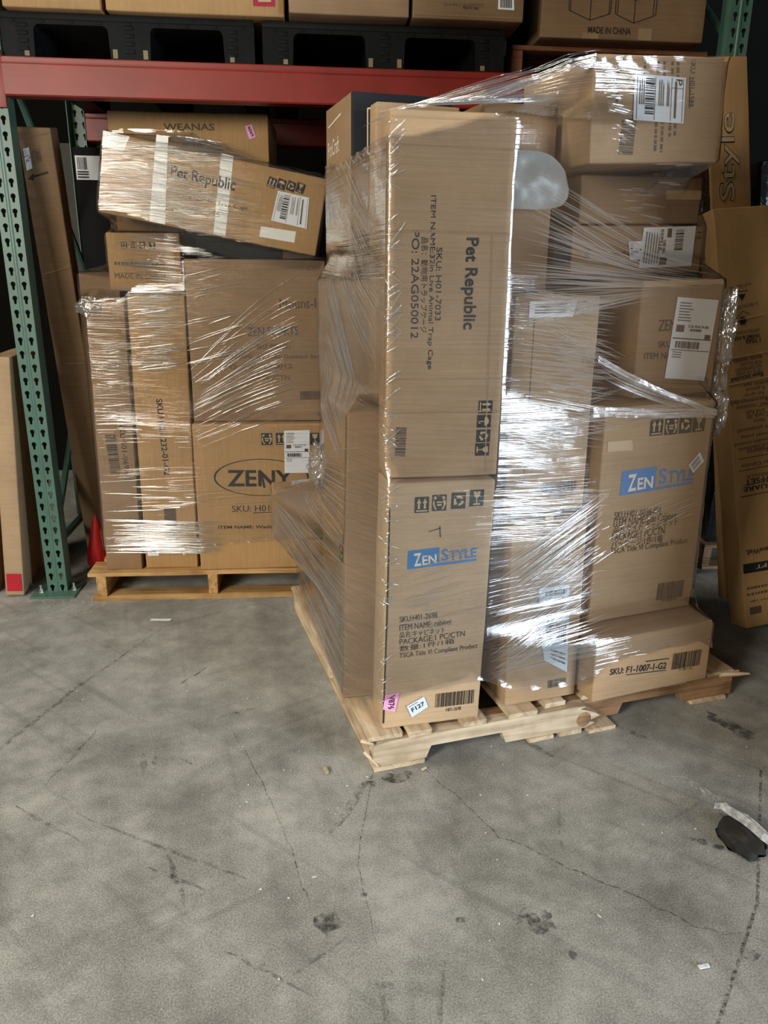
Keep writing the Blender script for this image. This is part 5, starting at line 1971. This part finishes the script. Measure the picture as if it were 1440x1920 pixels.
    def crumple(s, parent, c, rads, seed, mat='film_bunch'):
        bm = bmesh.new()
        bmesh.ops.create_icosphere(bm, subdivisions=5, radius=1)
        sv = Vector((seed, seed * 2, seed * 3))
        for v in bm.verts:
            n = v.co.copy()
            k = 1 + .35 * noise.noise(n * 2.5 + sv) + .22 * noise.noise(n * 7 + sv) + .10 * noise.noise(n * 17 + sv)
            v.co = Vector(c) + Vector((n.x * rads[0], n.y * rads[1], n.z * rads[2])) * k
        uvl = bm.loops.layers.uv.new('film')
        for f in bm.faces:
            for l in f.loops:
                q = l.vert.co
                l[uvl].uv = (q.x + q.y, q.z)
        return link('crumpled_film', bm, M[mat], parent, 180)


def interp(x, kn):
    return float(np.interp(x, [k[0] for k in kn], [k[1] for k in kn]))


front_boxes = [b for b in BOXES if b[0].get('group') == G1]
left_boxes = [b for b in BOXES if b[0].get('group') == G2]

# front load
W1 = Wrap(front_boxes, FM, (.52, .50), .09, 1.90)
wrap1 = empty('stretch_wrap', FA, FY)
tag(wrap1, 'clear stretch film wound around the tall front load, glaring on its right side', 'stretch film')


def zlo1(p):
    q = W1.pt(p, .3)
    if q.y < .25 and q.x > -.05:
        return interp(q.x, [(-.03, .13), (.03, .20), (.30, .24), (.42, .19), (.62, .19), (.70, .25), (1.0, .27), (1.08, .22)])
    return .13


def zhi1(p):
    q = W1.pt(p, 1.64)
    if q.y < .7:
        return interp(q.x, [(.05, 1.60), (.10, 1.60), (.30, 1.655), (.38, 1.70), (.56, 1.80), (.95, 1.832), (1.06, 1.80)])
    return 1.62


E1 = (.335, .015)      # right edge of the near corner cartons
fans1 = [
    (90, (*E1, 1.18, 1.50), (.80, .085, 1.26, 1.33), (.35, .95), .0030),
    (50, (*E1, 1.30, 1.56), (1.06, .13, 1.27, 1.34), (.3, .9), .0022),
    (190, (*E1, .92, 1.28), (.68, .05, .86, 1.24), (.25, .9), .0030),
    (60, (.40, .03, .95, 1.25), (.72, .06, 1.02, 1.10), (.2, .7), .0022),
    (110, (*E1, .64, .98), (.56, .02, .62, .93), (.25, .85), .0030),
    (150, (*E1, .22, .56), (.68, -.01, .42, .74), (.25, .9), .0030),
    (70, (*E1, .24, .44), (.74, -.03, .30, .46), (.3, .95), .0030),
    (40, (.60, .02, .50, .62), (1.0, .06, .66, .72), (.06, .2), .0026),
    (22, (.62, .03, 1.06, 1.10), (1.08, .11, .90, .94), (.5, 1.0), .0026),
    (40, (.38, .02, .90, .95), (1.10, .13, .93, .99), (.1, .4), .0024),
    (55, (.20, .42, 1.66, 1.71), (.577, .10, 1.72, 1.825), (.4, 1.0), .0032),
    (60, (.0355, .06, .86, 1.62), (.085, .045, .87, 1.635), (.5, 1.0), .0030),
    (45, (.03, .06, .16, .80), (.08, .028, .165, .81), (.4, 1.0), .0030),
    (60, (.06, .03, .38, .60), (.33, .01, .40, .66), (.15, .5), .0022),
    (26, (.58, .10, 1.60, 1.80), (.66, .10, 1.57, 1.82), (.3, .8), .0050),
    (22, (.62, .12, 1.44, 1.56), (.95, .15, 1.40, 1.60), (.1, .35), .0040),
    (80, (.03, .10, .20, .90), (-.10, .83, .45, .72), (.3, .95), .0026),
    (70, (-.005, .22, .80, .98), (.045, .72, .95, 1.45), (.3, .95), .0026),
    (70, (.06, .55, 1.30, 1.62), (.035, .06, 1.05, 1.40), (.3, .9), .0026),
    (40, (.03, .08, .14, .45), (.02, .95, .12, .40), (.3, .9), .0026),
]
W1.sheet('film_sheet', wrap1, M['film'], zlo1, zhi1, 190, 0.0, .03, .0009, 1, None, fans1)
nose = lambda a, b, n=150: [a + (b - a) * i / (n - 1) for i in range(n)]
W1.rope(wrap1, [(.60, .03, .965), (.80, .05, .95), (1.10, .12, .93)], .022, 1, 7)
W1.rope(wrap1, [(.62, .03, 1.10), (.78, .06, 1.03), (.95, .08, .95), (1.10, .12, .90)], .016, 2, 7)
W1.rope(wrap1, [(.22, .38, 1.69), (.33, .25, 1.71), (.58, .09, 1.80)], .02, 10, 6)
W1.crumple(wrap1, (1.085, .13, 1.13), (.022, .03, .13), 3)
W1.crumple(wrap1, (1.07, .10, .93), (.018, .03, .06), 4)
W1.crumple(wrap1, (.015, .66, .70), (.035, .07, .07), 5)

# left load
W2 = Wrap(left_boxes, Matrix.Identity(4), (-.42, 3.42), .10, 1.92, win=2)
wrap2 = empty('stretch_wrap', (-.42, 3.42, .12))
tag(wrap2, 'clear stretch film wound around the left load, with warm white streaks', 'stretch film')
W2F = W2


def zlo2(p):
    q = W2.pt(p, .3)
    return interp(q.x, [(-.95, .215), (-.5, .19), (-.45, .23), (.05, .26)])


def zhi2(p):
    q = W2.pt(p, 1.62)
    return interp(q.x, [(-.8, 1.83), (-.5, 1.80), (-.2, 1.76), (.1, 1.64)])


fans2 = [
    (120, (-.87, 3.03, .20, .345), (-.36, 3.0, .20, .33), (.2, .8), .0034),
    (22, (-.85, 3.03, .38, .50), (-.40, 3.0, .40, .48), (.15, .5), .0030),
    (120, (-.71, 3.03, .93, 1.23), (-.48, 3.03, .93, 1.23), (.3, .95), .0034),
    (60, (-.77, 3.1, 1.23, 1.44), (-.46, 3.08, 1.23, 1.42), (.3, .95), .0034),
    (95, (-.775, 3.05, 1.50, 1.77), (-.15, 3.05, 1.40, 1.65), (.15, .6), .0034),
    (26, (-.775, 3.05, 1.50, 1.60), (-.35, 3.05, 1.44, 1.56), (.2, .7), .0044),
    (50, (-.60, 3.1, 1.70, 1.80), (-.15, 3.1, 1.68, 1.76), (.2, .7), .0044),
    (18, (-.49, 3.03, .95, 1.30), (-.22, 3.03, 1.01, 1.36), (.4, .95), .0030),
    (16, (-.48, 3.0, .62, .80), (.03, 3.0, .78, .98), (.5, 1.0), .0036),
    (50, (-.49, 3.02, .74, .95), (.06, 3.0, .92, 1.32), (.2, .8), .0022),
    (40, (-.86, 3.03, .75, 1.05), (-.70, 3.03, .75, 1.05), (.2, .6), .0022),
    (40, (-.10, 3.1, 1.60, 1.72), (.12, 3.4, 1.56, 1.66), (.3, .9), .0030),
]
s2 = W2.sheet('film_sheet', wrap2, M['film_warm'], zlo2, zhi2, 190, 0.0, .02, .0009, 11, None, fans2)
k2 = W2.crumple(wrap2, (-.825, 3.045, 1.17), (.045, .02, .035), 8)
for c_ in [s2, k2]:
    c_.matrix_parent_inverse = Matrix.Translation((.42, -3.42, -.12))
